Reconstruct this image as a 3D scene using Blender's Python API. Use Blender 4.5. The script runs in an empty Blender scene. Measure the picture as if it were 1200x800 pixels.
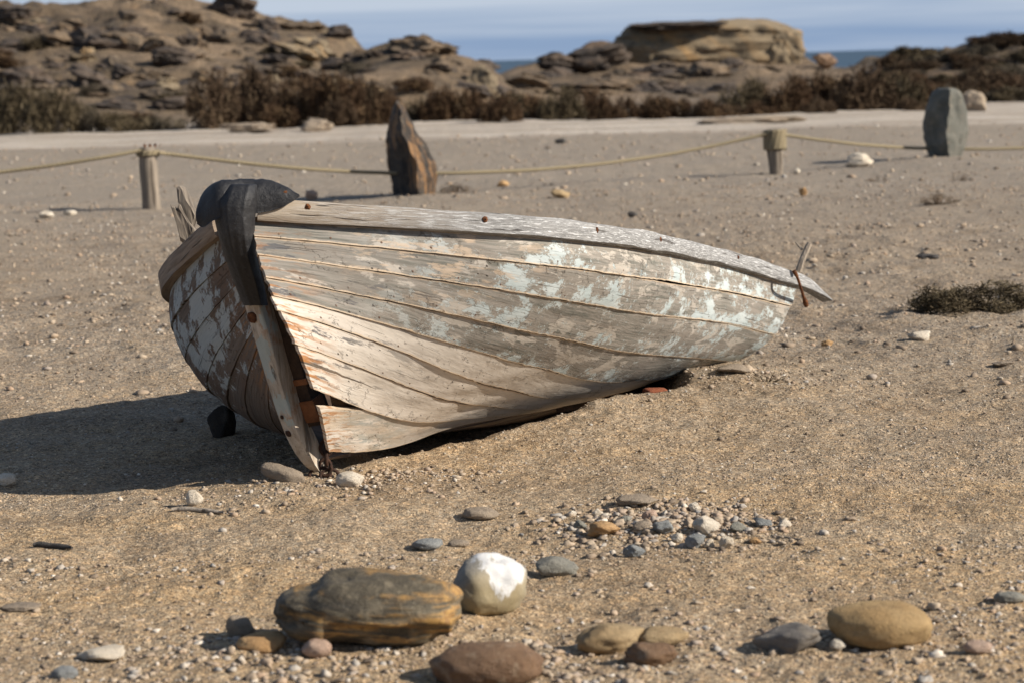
import bpy, bmesh, math, random
import numpy as np
from mathutils import Vector, Matrix

C = bpy.context.scene.collection
SC = bpy.context.scene
# ------------------------------------------------------------------ camera
H = 1.5
FPX = 2400.0                       # focal length in pixels of a 1200 px wide picture
RHO = math.atan(11 / 395.0)
YC = 71 - 15 * math.tan(RHO)
TH = math.atan((400 - YC) * math.cos(RHO) / FPX)
fw = np.array([0, math.cos(TH), -math.sin(TH)])
u0 = np.array([0, math.sin(TH), math.cos(TH)])
r0 = np.array([1.0, 0, 0])
rt = r0 * math.cos(RHO) - u0 * math.sin(RHO)
up = r0 * math.sin(RHO) + u0 * math.cos(RHO)
CAM = np.array([0, 0, H])
cd = bpy.data.cameras.new('camera')
cam = bpy.data.objects.new('camera', cd)
C.objects.link(cam)
cd.sensor_width = 36.0
cd.lens = 36.0 * FPX / 1200.0
cd.clip_start = 0.1
cd.clip_end = 40000
cam.matrix_world = Matrix(((rt[0], up[0], -fw[0], CAM[0]), (rt[1], up[1], -fw[1], CAM[1]),
                           (rt[2], up[2], -fw[2], CAM[2]), (0, 0, 0, 1)))
cd.dof.use_dof = True
cd.dof.focus_distance = 7.9
cd.dof.aperture_fstop = 3.6
SC.camera = cam
# ------------------------------------------------------------------ light and sky
SUN_EL = math.radians(30.0)
SUN_DIR = Vector((0.957, -0.29, 0)).normalized()      # from the scene towards the sun, on the ground
sd = bpy.data.lights.new('sun', 'SUN')
sd.energy = 5.0
sd.angle = math.radians(0.53)
sd.color = (1.0, 0.915, 0.80)
sun = bpy.data.objects.new('sun', sd)
C.objects.link(sun)
sv = Vector((SUN_DIR.x * math.cos(SUN_EL), SUN_DIR.y * math.cos(SUN_EL), math.sin(SUN_EL)))
sun.rotation_euler = sv.to_track_quat('Z', 'Y').to_euler()
sun.location = (8, -4, 8)
W = bpy.data.worlds.new('World')
SC.world = W
W.use_nodes = True
wt = W.node_tree
wt.nodes.clear()
wo = wt.nodes.new('ShaderNodeOutputWorld')
wb = wt.nodes.new('ShaderNodeBackground')
sky = wt.nodes.new('ShaderNodeTexSky')
sky.sky_type = 'NISHITA'
sky.sun_disc = False
sky.sun_elevation = SUN_EL
sky.sun_rotation = math.atan2(SUN_DIR.x, SUN_DIR.y)
sky.air_density = 1.0
sky.dust_density = 0.6
sky.ozone_density = 2.0
wb.inputs['Strength'].default_value = 0.062
tc = wt.nodes.new('ShaderNodeTexCoord')
mp = wt.nodes.new('ShaderNodeMapping')
mp.inputs['Scale'].default_value = (2.2, 2.2, 55.0)
wn = wt.nodes.new('ShaderNodeTexNoise')
wn.inputs['Scale'].default_value = 1.0
wn.inputs['Detail'].default_value = 5
wn.inputs['Roughness'].default_value = 0.5
wn.inputs['Distortion'].default_value = 0.25
wr = wt.nodes.new('ShaderNodeValToRGB')
wr.color_ramp.elements[0].position = 0.37
wr.color_ramp.elements[0].color = (2.7, 4.0, 6.3, 1)
wr.color_ramp.elements[1].position = 0.62
wr.color_ramp.elements[1].color = (5.8, 6.7, 8.2, 1)
wm = wt.nodes.new('ShaderNodeMix')
wm.data_type = 'RGBA'
wm.inputs[0].default_value = 0.9
sx = wt.nodes.new('ShaderNodeSeparateXYZ')
mr = wt.nodes.new('ShaderNodeMapRange')                # the bank of thin cloud lies low over the sea
mr.inputs['From Min'].default_value = 0.06
mr.inputs['From Max'].default_value = 0.45
mr.inputs['To Min'].default_value = 0.88
mr.inputs['To Max'].default_value = 0.15
L = wt.links.new
L(tc.outputs['Generated'], mp.inputs['Vector'])
L(tc.outputs['Generated'], sx.inputs[0])
L(sx.outputs['Z'], mr.inputs['Value'])
L(mp.outputs[0], wn.inputs['Vector'])
L(wn.outputs[0], wr.inputs[0])
L(mr.outputs[0], wm.inputs[0])
L(sky.outputs[0], wm.inputs[6])
L(wr.outputs[0], wm.inputs[7])
L(wm.outputs[2], wb.inputs['Color'])
L(wb.outputs[0], wo.inputs[0])
SC.view_settings.view_transform = 'Standard'
SC.view_settings.look = 'None'
SC.view_settings.exposure = 0.58
SC.view_settings.gamma = 1.0
SC.render.engine = 'CYCLES'
SC.cycles.max_bounces = 5
SC.cycles.use_denoising = True

rng = np.random.default_rng(11)
R = math.radians

# ------------------------------------------------------------------ helpers
def ray(px, py):
    d = fw + rt * (px - 600) / FPX + up * (400 - py) / FPX
    return d

def G(px, py, z=0.0):
    d = ray(px, py)
    return CAM + d * ((z - H) / d[2])

def Pd(px, py, depth):
    """point at a given distance in front of the photographer (world y)"""
    d = ray(px, py)
    return CAM + d * (depth / d[1])

def _hash(ix, iy, iz, seed):
    n = (ix * 374761393 + iy * 668265263 + iz * 2147483647 + seed * 1274126177) & 0xFFFFFFFF
    n = ((n ^ (n >> 13)) * 1274126177) & 0xFFFFFFFF
    n = (n ^ (n >> 16)) & 0xFFFFFFFF
    return n.astype(np.float64) / 4294967295.0 * 2 - 1

def vnoise(P, seed=0):
    P = np.asarray(P, float)
    if P.shape[-1] == 2:
        P = np.concatenate([P, np.zeros(P.shape[:-1] + (1,))], -1)
    I = np.floor(P).astype(np.int64)
    f = P - I
    f = f * f * f * (f * (f * 6 - 15) + 10)
    out = 0
    for dx in (0, 1):
        for dy in (0, 1):
            for dz in (0, 1):
                w = (f[..., 0] if dx else 1 - f[..., 0]) * (f[..., 1] if dy else 1 - f[..., 1]) * (f[..., 2] if dz else 1 - f[..., 2])
                out = out + w * _hash(I[..., 0] + dx, I[..., 1] + dy, I[..., 2] + dz, seed)
    return out

def fbm(P, seed=0, oct=4, gain=0.5):
    P = np.asarray(P, float)
    o, a = 0, 1.0
    for i in range(oct):
        o = o + a * vnoise(P * 2.03 ** i + 17.3 * i, seed + i)
        a *= gain
    return o

def sstep(a, b, x):
    t = np.clip((x - a) / (b - a), 0, 1)
    return t * t * (3 - 2 * t)

def tag(o, label=None, cat=None, group=None, kind=None):
    if label: o['label'] = label
    if cat: o['category'] = cat
    if group: o['group'] = group
    if kind: o['kind'] = kind
    return o

def empty(name, loc=(0, 0, 0)):
    o = bpy.data.objects.new(name, None)
    o.empty_display_size = 0.1
    C.objects.link(o)
    o.location = loc
    return o

def mobj(name, V, F, mat=None, parent=None, smooth=True, sharp=None, attrs=None):
    """ONE mesh object from vertices and faces (list of lists, or an int array)"""
    me = bpy.data.meshes.new(name)
    V = np.asarray(V, np.float32).reshape(-1, 3)
    if isinstance(F, np.ndarray):
        n, k = F.shape
        me.vertices.add(len(V)); me.vertices.foreach_set('co', V.ravel())
        me.loops.add(n * k); me.loops.foreach_set('vertex_index', F.astype(np.int32).ravel())
        me.polygons.add(n); me.polygons.foreach_set('loop_start', np.arange(0, n * k, k, dtype=np.int32))
        me.update(calc_edges=True); me.validate()
    else:
        me.from_pydata([tuple(map(float, v)) for v in V], [], [tuple(int(i) for i in f) for f in F])
        me.update()
    if attrs:
        for an, (ty, arr) in attrs.items():
            a = me.attributes.new(an, ty, 'POINT')
            a.data.foreach_set('vector' if ty == 'FLOAT_VECTOR' else 'value', np.asarray(arr, np.float32).ravel())
    me.polygons.foreach_set('use_smooth', [bool(smooth)] * len(me.polygons))
    if sharp is not None:
        me.set_sharp_from_angle(angle=R(sharp))
    if mat is not None:
        me.materials.append(mat)
    o = bpy.data.objects.new(name, me)
    C.objects.link(o)
    if parent is not None:
        o.parent = parent
    return o

def gridfaces(nu, nv, off=0, wrapv=False):
    i, j = np.meshgrid(np.arange(nu - 1), np.arange(nv if wrapv else nv - 1), indexing='ij')
    j2 = (j + 1) % nv
    return np.stack([i * nv + j, (i + 1) * nv + j, (i + 1) * nv + j2, i * nv + j2], -1).reshape(-1, 4) + off

def tube(path, rad, n=10, squash=None, seed=None, cap=True):
    """swept tube along a path; rad a number or one per point"""
    path = np.asarray(path, float)
    m = len(path)
    rad = np.broadcast_to(np.asarray(rad, float), (m,))
    T = np.gradient(path, axis=0)
    T /= np.linalg.norm(T, axis=1)[:, None] + 1e-12
    ref = np.array([0, 0, 1.0]) if abs(T[m // 2][2]) < .8 else np.array([0, 1.0, 0])
    A = np.cross(T, ref); A /= np.linalg.norm(A, axis=1)[:, None] + 1e-12
    B = np.cross(A, T)
    th = np.linspace(0, 2 * np.pi, n, endpoint=False)
    V = path[:, None] + rad[:, None, None] * (np.cos(th)[None, :, None] * A[:, None] + np.sin(th)[None, :, None] * B[:, None])
    V = V.reshape(-1, 3)
    F = gridfaces(m, n, 0, True).tolist()
    if cap:
        F.append(list(range(n))[::-1]); F.append(list(range((m - 1) * n, m * n)))
    return V, F

def join(parts):
    VV, FF, o = [], [], 0
    for V, F in parts:
        VV.append(np.asarray(V, float).reshape(-1, 3))
        FF += [[int(i) + o for i in f] for f in F]
        o += len(VV[-1])
    return np.concatenate(VV), FF

def resample(P, n, smooth=True):
    P = np.asarray(P, float)
    d = np.r_[0, np.cumsum(np.linalg.norm(np.diff(P, axis=0), axis=1))]
    t = np.linspace(0, d[-1], n)
    Q = np.stack([np.interp(t, d, P[:, k]) for k in range(P.shape[1])], -1)
    if smooth:
        for _ in range(3):
            Q[1:-1] = .25 * Q[:-2] + .5 * Q[1:-1] + .25 * Q[2:]
    return Q

_ICO = {}
def ico(sub):
    if sub not in _ICO:
        bm = bmesh.new()
        bmesh.ops.create_icosphere(bm, subdivisions=sub, radius=1)
        bm.verts.ensure_lookup_table()
        V = np.array([v.co[:] for v in bm.verts])
        F = np.array([[v.index for v in f.verts] for f in bm.faces])
        bm.free()
        _ICO[sub] = (V / np.linalg.norm(V, axis=1)[:, None], F)
    return _ICO[sub]

# ------------------------------------------------------------------ material builder
class NB:
    def __init__(s, name):
        s.m = bpy.data.materials.new(name); s.m.use_nodes = True
        s.t = s.m.node_tree; s.t.nodes.clear()
        s.out = s.n('ShaderNodeOutputMaterial'); s.b = s.n('ShaderNodeBsdfPrincipled')
        s.l(s.b.outputs[0], s.out.inputs[0])
        s.b.inputs['Specular IOR Level'].default_value = 0.25
    def n(s, ty): return s.t.nodes.new(ty)
    def l(s, a, b): s.t.links.new(a, b)
    def put(s, sock, v):
        if hasattr(v, 'is_linked') or isinstance(v, bpy.types.NodeSocket): s.l(v, sock)
        elif isinstance(v, (tuple, list)) and len(v) == 3 and sock.type == 'RGBA': sock.default_value = (*v, 1)
        else: sock.default_value = v
    def coord(s, k='Object'):
        return s.n('ShaderNodeTexCoord').outputs[k]
    def attr(s, a, o='Vector'):
        x = s.n('ShaderNodeAttribute'); x.attribute_name = a; return x.outputs[o]
    def map(s, v, sc=(1, 1, 1), loc=(0, 0, 0), rot=(0, 0, 0)):
        x = s.n('ShaderNodeMapping'); s.l(v, x.inputs[0]); x.inputs['Scale'].default_value = sc
        x.inputs['Location'].default_value = loc; x.inputs['Rotation'].default_value = rot; return x.outputs[0]
    def noise(s, v, sc=1, det=4, ro=.5, di=0, col=False):
        x = s.n('ShaderNodeTexNoise'); s.l(v, x.inputs['Vector']); x.inputs['Scale'].default_value = sc
        x.inputs['Detail'].default_value = det; x.inputs['Roughness'].default_value = ro; x.inputs['Distortion'].default_value = di
        return x.outputs[1 if col else 0]
    def vor(s, v, sc=1, feat='F1', out='Distance', rnd=1):
        x = s.n('ShaderNodeTexVoronoi'); x.feature = feat; s.l(v, x.inputs['Vector']); x.inputs['Scale'].default_value = sc
        x.inputs['Randomness'].default_value = rnd
        return x.outputs[out]
    def ramp(s, f, *st):
        x = s.n('ShaderNodeValToRGB'); s.put(x.inputs[0], f); e = x.color_ramp.elements
        while len(e) < len(st): e.new(.5)
        for i, (p, c) in enumerate(st):
            e[i].position = p; e[i].color = (*c, 1) if isinstance(c, (tuple, list)) else (c, c, c, 1)
        return x.outputs[0]
    def mix(s, f, a, b, mode='MIX'):
        x = s.n('ShaderNodeMix'); x.data_type = 'RGBA'; x.blend_type = mode
        s.put(x.inputs[0], f); s.put(x.inputs[6], a); s.put(x.inputs[7], b); return x.outputs[2]
    def math(s, op, a, b=0.0, clamp=False):
        x = s.n('ShaderNodeMath'); x.operation = op; x.use_clamp = clamp; s.put(x.inputs[0], a); s.put(x.inputs[1], b); return x.outputs[0]
    def rng(s, v, a, b, c=0., d=1.):
        x = s.n('ShaderNodeMapRange'); s.put(x.inputs[0], v)
        for i, q in zip((1, 2, 3, 4), (a, b, c, d)): x.inputs[i].default_value = q
        return x.outputs[0]
    def sep(s, v):
        x = s.n('ShaderNodeSeparateXYZ'); s.l(v, x.inputs[0]); return x.outputs
    def comb(s, a=0., b=0., c=0.):
        x = s.n('ShaderNodeCombineXYZ'); s.put(x.inputs[0], a); s.put(x.inputs[1], b); s.put(x.inputs[2], c); return x.outputs[0]
    def bump(s, h, st=.5, di=.01, nrm=None):
        x = s.n('ShaderNodeBump'); s.put(x.inputs['Height'], h); x.inputs['Strength'].default_value = st; x.inputs['Distance'].default_value = di
        if nrm is not None: s.l(nrm, x.inputs['Normal'])
        return x.outputs[0]
    def done(s, col, rough=.8, nrm=None, metal=None):
        s.put(s.b.inputs['Base Color'], col); s.put(s.b.inputs['Roughness'], rough)
        if nrm is not None: s.l(nrm, s.b.inputs['Normal'])
        if metal is not None: s.put(s.b.inputs['Metallic'], metal)
        return s.m

def mat_ground():
    n = NB('sand')
    P = n.n('ShaderNodeNewGeometry').outputs['Position']
    y = n.sep(P)[1]; x = n.sep(P)[0]
    big = n.noise(P, .55, 4, .55); mid = n.noise(P, 3.2, 5, .6); fine = n.noise(P, 38, 5, .65)
    warm = n.mix(n.rng(big, .38, .64), (.395, .28, .16), (.33, .25, .163))
    grey = n.mix(n.rng(mid, .35, .65), (.25, .20, .145), (.305, .248, .183))
    far = n.rng(y, 5.6, 11.0)
    far2 = n.math('MULTIPLY_ADD', mid, .35)
    c = n.mix(n.math('ADD', far, n.rng(mid, .3, .7, -.25, .25), clamp=True), warm, grey)
    c = n.mix(n.rng(y, 15, 24), c, n.mix(n.rng(mid, .3, .7), (.25, .212, .168), (.295, .253, .203)))
    c = n.mix(n.rng(y, 40.0, 41.5), c, n.mix(n.rng(n.noise(n.map(P, (.08, .6, 1)), 1, 3), .35, .6), (.53, .475, .405), (.37, .32, .265)))
    # damp darker grit in loose patches
    pat = n.math('MULTIPLY', n.rng(n.noise(P, 1.3, 6, .7), .52, .66), n.rng(y, 26, 14))
    c = n.mix(n.math('MULTIPLY', pat, .6), c, (.15, .108, .07))
    # broad crusted and swept patches
    cr = n.rng(n.noise(n.map(P, (1, 2.2, 1), (5, 2, 0)), .8, 6, .62), .47, .60)
    c = n.mix(n.math('MULTIPLY', cr, .30), c, n.mix(n.rng(mid, .35, .65), (.40, .325, .235), (.34, .275, .20)))
    # grains
    g1 = n.vor(P, 190, 'F1', 'Color'); g2 = n.vor(P, 70, 'F1', 'Color')
    gs = n.sep(g1); gs2 = n.sep(g2)
    gr = n.ramp(gs[0], (0, .45), (.3, .80), (.6, 1.04), (.88, 1.18), (1, 1.7))
    c = n.mix(1.0, c, gr, 'MULTIPLY')
    gr2 = n.ramp(gs2[1], (0, .5), (.25, .9), (.8, 1.05), (1, 1.6))
    c = n.mix(.8, c, gr2, 'MULTIPLY')
    tint = n.mix(gs2[0], (1.12, .98, .82), (.92, 1.0, 1.1))
    c = n.mix(.6, c, tint, 'MULTIPLY')
    d1 = n.vor(P, 150); d2 = n.vor(P, 60)
    b = n.bump(d1, .55, .006); b = n.bump(fine, .7, .018, b); b = n.bump(n.noise(P, 11, 6, .65), .55, .05, b)
    return n.done(c, .95, b)

def mat_gravel():
    n = NB('gravel')
    r = n.attr('rnd', 'Fac')
    c = n.ramp(r, (0, (.07, .055, .045)), (.18, (.15, .115, .085)), (.36, (.29, .225, .165)), (.55, (.40, .325, .24)),
               (.66, (.36, .25, .17)), (.78, (.31, .30, .28)), (.9, (.50, .44, .36)), (1, (.74, .69, .61)))
    c = n.mix(n.rng(n.noise(n.coord(), 90, 3), .3, .7, 0, .5), c, (.30, .23, .16))
    return n.done(c, .85, n.bump(n.noise(n.coord(), 120, 4), .4, .004))

def mat_rock(name, a, b, c2, band=0, bandcol=(.3, .15, .05), sc=8.0, rough=.75, spots=None, bdir=(0, 0, 1), bw=.1, bstr=.45):
    """generic stone: two-tone mottling, dark flecks, optional strata bands"""
    n = NB(name); o = n.coord()
    oi = n.n('ShaderNodeObjectInfo').outputs['Random']
    v = n.n('ShaderNodeVectorMath'); v.operation = 'ADD'; n.l(o, v.inputs[0]); n.l(n.comb(n.math('MULTIPLY', oi, 37.), n.math('MULTIPLY', oi, 11.)), v.inputs[1])
    o = v.outputs[0]
    m = n.noise(o, sc, 6, .62, .4)
    c = n.mix(n.rng(m, .36, .64), a, b)
    c = n.mix(n.rng(n.noise(o, sc * 3.1, 6, .7), .55, .7, 0, .8), c, c2)
    c = n.mix(n.rng(n.noise(o, sc * 14, 4, .6), .3, .7, .0, .5), c, n.mix(.5, c, (.05, .045, .04)), 'MIX')
    h = n.noise(o, sc * 5, 8, .7)
    if band:
        q = n.math('ADD', n.sep(n.map(o, bdir))[0], n.math('ADD', n.sep(n.map(o, bdir))[1], n.sep(n.map(o, bdir))[2]))
        q = n.math('ADD', n.math('MULTIPLY', q, band), n.math('MULTIPLY', n.noise(o, sc * .6, 4), 2.2))
        wv = n.noise(n.comb(0., 0., q), 1.0, 3, .6)
        c = n.mix(n.rng(wv, .50, .50 + bw), c, bandcol)
        c = n.mix(n.rng(wv, .40, .32, 0, .8), c, n.mix(.4, (.03, .03, .03), c2))
        h = n.math('ADD', h, n.math('MULTIPLY', wv, 1.6))
    nb = n.bump(h, bstr, .02)
    pit = n.math('MULTIPLY', n.rng(n.vor(o, sc * 9), .22, .05), n.rng(n.noise(o, sc * 2.2, 3), .48, .62))
    nb = n.bump(n.math('SUBTRACT', n.noise(o, sc * 20, 5, .7), n.math('MULTIPLY', pit, 1.2)), .55, .006, nb)
    return n.done(c, rough, nb)

def mat_plain(name, a, b, sc=20, rough=.8, bs=.4, metal=None):
    n = NB(name); o = n.coord()
    c = n.mix(n.rng(n.noise(o, sc, 6, .65), .35, .65), a, b)
    return n.done(c, rough, n.bump(n.noise(o, sc * 3, 5, .65), bs, .01), metal)

def mat_hull(name, shade_side=False):
    n = NB(name)
    pv = n.sep(n.attr('plank')); u, v, k = pv[0], pv[1], pv[2]     # metres along, metres above the plank's lower edge, plank number
    hv = n.sep(n.attr('strake')); s, edge, tt = hv[0], hv[1], hv[2]  # 0..1 along the boat, metres to the upper edge, 0..1 down the girth
    kk = n.math('MULTIPLY', k, 3.71)
    base = n.comb(u, n.math('ADD', v, kk), kk)
    grain = n.noise(n.map(base, (4, 95, 1)), 1, 6, .65, .3)
    grain2 = n.noise(n.map(base, (14, 320, 1)), 1, 4, .6, .2)
    blot = n.noise(n.map(base, (2.2, 6, 1)), 1, 5, .6)
    if not shade_side:
        wood = n.mix(n.rng(grain, .39, .63), (.125, .128, .11), (.32, .29, .255))
        wood = n.mix(n.rng(blot, .40, .62, 0, .75), wood, (.225, .20, .172))
        wood = n.mix(n.rng(grain2, .55, .75, 0, .6), wood, (.14, .105, .08))
        ramp_n = n.noise(n.map(base, (3.4, 10, 1)), 1, 9, .68, .6)
        low = n.rng(k, 3.0, 4.2)                                    # the lower strakes keep their chalky white primer
        rag = n.noise(n.map(n.comb(u, n.math('MULTIPLY', tt, 1.4), 0.), (3.0, 3.0, 1)), 1, 4, .6)
        wmask = n.math('ADD', ramp_n, n.math('ADD', n.math('MULTIPLY', low, .42), n.math('MULTIPLY', n.math('SUBTRACT', rag, .5), .35)))
        wmask = n.rng(wmask, .545, .575)
        white = n.mix(n.rng(n.noise(n.map(base, (5, 14, 1)), 1, 5, .6), .3, .7), (.62, .565, .495), (.55, .495, .425))
        white = n.mix(n.rng(n.noise(n.map(base, (9, 60, 1)), 1, 5, .65), .52, .72, 0, .55), white, (.40, .35, .29))
        c = n.mix(n.math('MULTIPLY', wmask, n.rng(k, 3, 4.2, .50, 1.)), wood, white)
        st_ = n.noise(n.map(base, (1.6, 22, 1), (6, 3, 0)), 1, 8, .7)
        c = n.mix(n.rng(st_, .54, .70, 0, .40), c, (.235, .195, .155))
        sp_ = n.noise(n.map(base, (22, 26, 1), (3, 9, 0)), 1, 6, .7)
        c = n.mix(n.math('MULTIPLY', n.rng(sp_, .60, .64), .55), c, (.16, .135, .11))
        # pale blue paint left in flakes along the upper strakes
        zone = n.math('MULTIPLY', n.rng(k, 4.2, 3.2), n.rng(s, .02, .30, .1, 1.0))
        lowv = n.rng(v, .10, .015, -.03, .06)
        fl = n.noise(n.map(base, (8.0, 12.0, 1), (3.1, 0, 0)), 1, 12, .76, .1)
        fl2 = n.noise(n.comb(n.math('MULTIPLY', u, 1.1), n.math('MULTIPLY', tt, 2.3), 7.), 2.2, 2, .5)
        fm = n.math('ADD', n.math('ADD', fl, lowv), n.math('MULTIPLY', n.math('SUBTRACT', fl2, .5), .42))
        fm = n.math('ADD', fm, n.rng(s, .55, .95, 0, .045))
        bmask = n.math('MULTIPLY', n.rng(fm, .577, .584), n.rng(zone, .2, .55))
        fs = n.math('MULTIPLY', n.rng(n.noise(n.map(base, (30, 44, 1), (5, 6, 0)), 1, 6, .7), .575, .60), n.rng(fm, .47, .55))
        bmask = n.math('MAXIMUM', bmask, n.math('MULTIPLY', fs, n.rng(zone, .2, .55)))
        halo = n.math('MULTIPLY', n.rng(fm, .535, .575), n.rng(zone, .2, .55))
        blue = n.mix(n.rng(n.noise(n.map(base, (8, 20, 1)), 1, 4), .35, .65), (.375, .43, .43), (.47, .51, .505))
        c = n.mix(n.math('MULTIPLY', halo, .6), c, (.42, .39, .34))
        c = n.mix(bmask, c, blue)
        # dark flaked patches near the stem
        dk = n.math('MULTIPLY', n.rng(n.noise(n.map(base, (5, 22, 1), (9, 2, 0)), 1, 8, .7), .57, .60), n.rng(s, .16, .03))
        c = n.mix(n.math('MULTIPLY', dk, .85), c, (.085, .085, .09))
        # peach undercoat near the bow end of the top strakes
        pe = n.math('MULTIPLY', n.rng(n.noise(n.map(base, (6, 26, 1), (1, 5, 0)), 1, 8, .7), .545, .58), n.math('MULTIPLY', n.rng(k, 2.5, 1.5), n.math('MULTIPLY', n.rng(s, .03, .08), n.rng(s, .26, .16))))
        c = n.mix(n.math('MULTIPLY', pe, .65), c, (.52, .40, .29))
        # last worn bluish primer on the lowest strake
        lp = n.math('MULTIPLY', n.rng(n.noise(n.map(base, (3, 13, 1), (4, 4, 0)), 1, 8, .7), .50, .54), n.math('MULTIPLY', n.rng(k, 6.5, 6.9), n.math('MULTIPLY', n.rng(s, .025, .05), n.rng(s, .22, .12))))
        c = n.mix(n.math('MULTIPLY', lp, .7), c, (.25, .27, .25))
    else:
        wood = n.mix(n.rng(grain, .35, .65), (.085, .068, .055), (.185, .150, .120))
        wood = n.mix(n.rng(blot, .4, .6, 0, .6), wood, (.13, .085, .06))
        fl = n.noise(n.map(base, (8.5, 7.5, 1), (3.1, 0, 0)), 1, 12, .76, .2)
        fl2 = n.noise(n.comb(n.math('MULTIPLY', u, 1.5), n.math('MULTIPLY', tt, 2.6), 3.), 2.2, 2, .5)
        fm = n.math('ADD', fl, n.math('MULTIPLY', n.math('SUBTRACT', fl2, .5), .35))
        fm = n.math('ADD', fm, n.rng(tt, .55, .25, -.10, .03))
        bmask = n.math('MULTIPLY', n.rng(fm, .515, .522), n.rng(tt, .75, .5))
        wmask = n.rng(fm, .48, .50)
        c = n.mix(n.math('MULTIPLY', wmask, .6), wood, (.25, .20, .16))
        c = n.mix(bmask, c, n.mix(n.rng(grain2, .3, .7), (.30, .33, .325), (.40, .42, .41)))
    # nail heads along the laps, and a long split in the second lowest strake
    un = n.math('SUBTRACT', n.math('FRACT', n.math('ADD', n.math('MULTIPLY', u, 5.6), n.math('MULTIPLY', k, .37))), .5)
    dn = n.math('ADD', n.math('POWER', n.math('MULTIPLY', un, .178), 2.), n.math('POWER', n.math('SUBTRACT', v, .019), 2.))
    nail = n.math('MULTIPLY', n.rng(dn, .000022, .000010), n.rng(n.noise(n.map(base, (7, 3, 1), (8, 8, 0)), 1, 2), .42, .50))
    c = n.mix(n.math('MULTIPLY', nail, .85), c, (.12, .055, .03))
    ratio = n.math('DIVIDE', v, n.math('ADD', n.math('ADD', v, edge), .0001))
    sp = n.math('ABSOLUTE', n.math('SUBTRACT', n.math('ADD', ratio, n.math('MULTIPLY', n.math('SUBTRACT', n.noise(n.map(base, (9, 1, 1)), 1, 4, .6), .5), .10)), .66))
    split = n.math('MULTIPLY', n.math('LESS_THAN', sp, n.rng(u, .02, .42, .05, .004)), n.math('MULTIPLY', n.math('COMPARE', k, 6.), n.math('LESS_THAN', u, .42)))
    c = n.mix(n.math('MULTIPLY', split, .9 if not shade_side else 0.), c, (.03, .02, .015))
    # hairline cracks and checks
    wr_ = n.n('ShaderNodeVectorMath'); wr_.operation = 'ADD'; n.l(n.map(base, (9, 10, 1)), wr_.inputs[0]); n.l(n.noise(n.map(base, (14, 20, 1)), 1, 8, .75, 0, True), wr_.inputs[1])
    ck = n.vor(wr_.outputs[0], 1.3, 'DISTANCE_TO_EDGE')
    ckm = n.math('MULTIPLY', n.rng(ck, .016, .003), n.rng(n.noise(n.map(base, (3.5, 9, 1), (7, 7, 0)), 1, 4, .6), .56, .62))
    chk = n.math('MULTIPLY', n.rng(n.noise(n.map(base, (3.0, 170, 1), (0, 3, 0)), 1, 3, .5), .66, .70), n.rng(k, 3., 4.2, .8, .35) if not shade_side else .8)
    c = n.mix(n.math('MULTIPLY', n.math('MAXIMUM', ckm, chk), .72), c, (.075, .055, .04))
    pits = n.math('MULTIPLY', n.rng(n.vor(n.map(base, (26, 34, 1)), 1), .16, .10), n.rng(n.noise(n.map(base, (4, 9, 1), (2, 8, 0)), 1, 3), .56, .62))
    c = n.mix(n.math('MULTIPLY', pits, .8), c, (.06, .05, .045))
    # bare splintered edge and caulking along the seams
    en = n.noise(n.map(base, (30, 4, 1)), 1, 5, .7)
    em = n.rng(n.math('ADD', v, n.math('MULTIPLY', n.math('SUBTRACT', en, .5), .016)), .0065, .003)
    em2 = n.rng(n.math('ADD', edge, n.math('MULTIPLY', n.math('SUBTRACT', en, .5), .016)), .007, .003)
    if not shade_side:
        c = n.mix(n.math('MULTIPLY', em, .85), c, n.mix(en, (.56, .42, .28), (.56, .47, .36)))
        c = n.mix(n.math('MULTIPLY', em2, .6), c, (.48, .36, .24))
    # rust bleeding from the nails at the stem end
    rn = n.noise(n.map(base, (9, 55, 1), (5, 1, 0)), 1, 5, .6)
    rm = n.math('MULTIPLY', n.rng(rn, .50, .58), n.math('MULTIPLY', n.rng(u, .24, .02), n.rng(k, 1.5, 4.5, .45, 1.)))
    if not shade_side:
        c = n.mix(n.math('MULTIPLY', n.rng(k, 5.6, 7., 0, .6), n.rng(n.noise(n.map(base, (3, 9, 1), (2, 2, 0)), 1, 6, .65), .40, .60)), c, (.40, .30, .195))
    c = n.mix(n.math('MULTIPLY', rm, .9), c, n.mix(n.rng(rn, .62, .75), (.36, .16, .05), (.13, .035, .012)))
    hgt = n.math('ADD', n.math('MULTIPLY', grain, .5), n.math('MULTIPLY', grain2, .35))
    hgt = n.math('SUBTRACT', hgt, n.math('MULTIPLY', n.math('MAXIMUM', split, nail), 1.5))
    hgt = n.math('MULTIPLY', hgt, n.math('SUBTRACT', 1.0, n.math('MULTIPLY', wmask, .6 if not shade_side else 0.)))
    hgt = n.math('SUBTRACT', hgt, n.math('MULTIPLY', n.math('MAXIMUM', ckm, n.math('MAXIMUM', chk, pits)), 1.6))
    hgt = n.math('ADD', hgt, n.math('MULTIPLY', bmask, .5))
    hgt = n.math('ADD', hgt, n.math('MULTIPLY', wmask, .35))
    b = n.bump(hgt, .75, .0035)
    b = n.bump(n.noise(n.map(base, (3, 7, 1)), 1, 4, .6), .35, .02, b)
    return n.done(c, .85, b)

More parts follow.
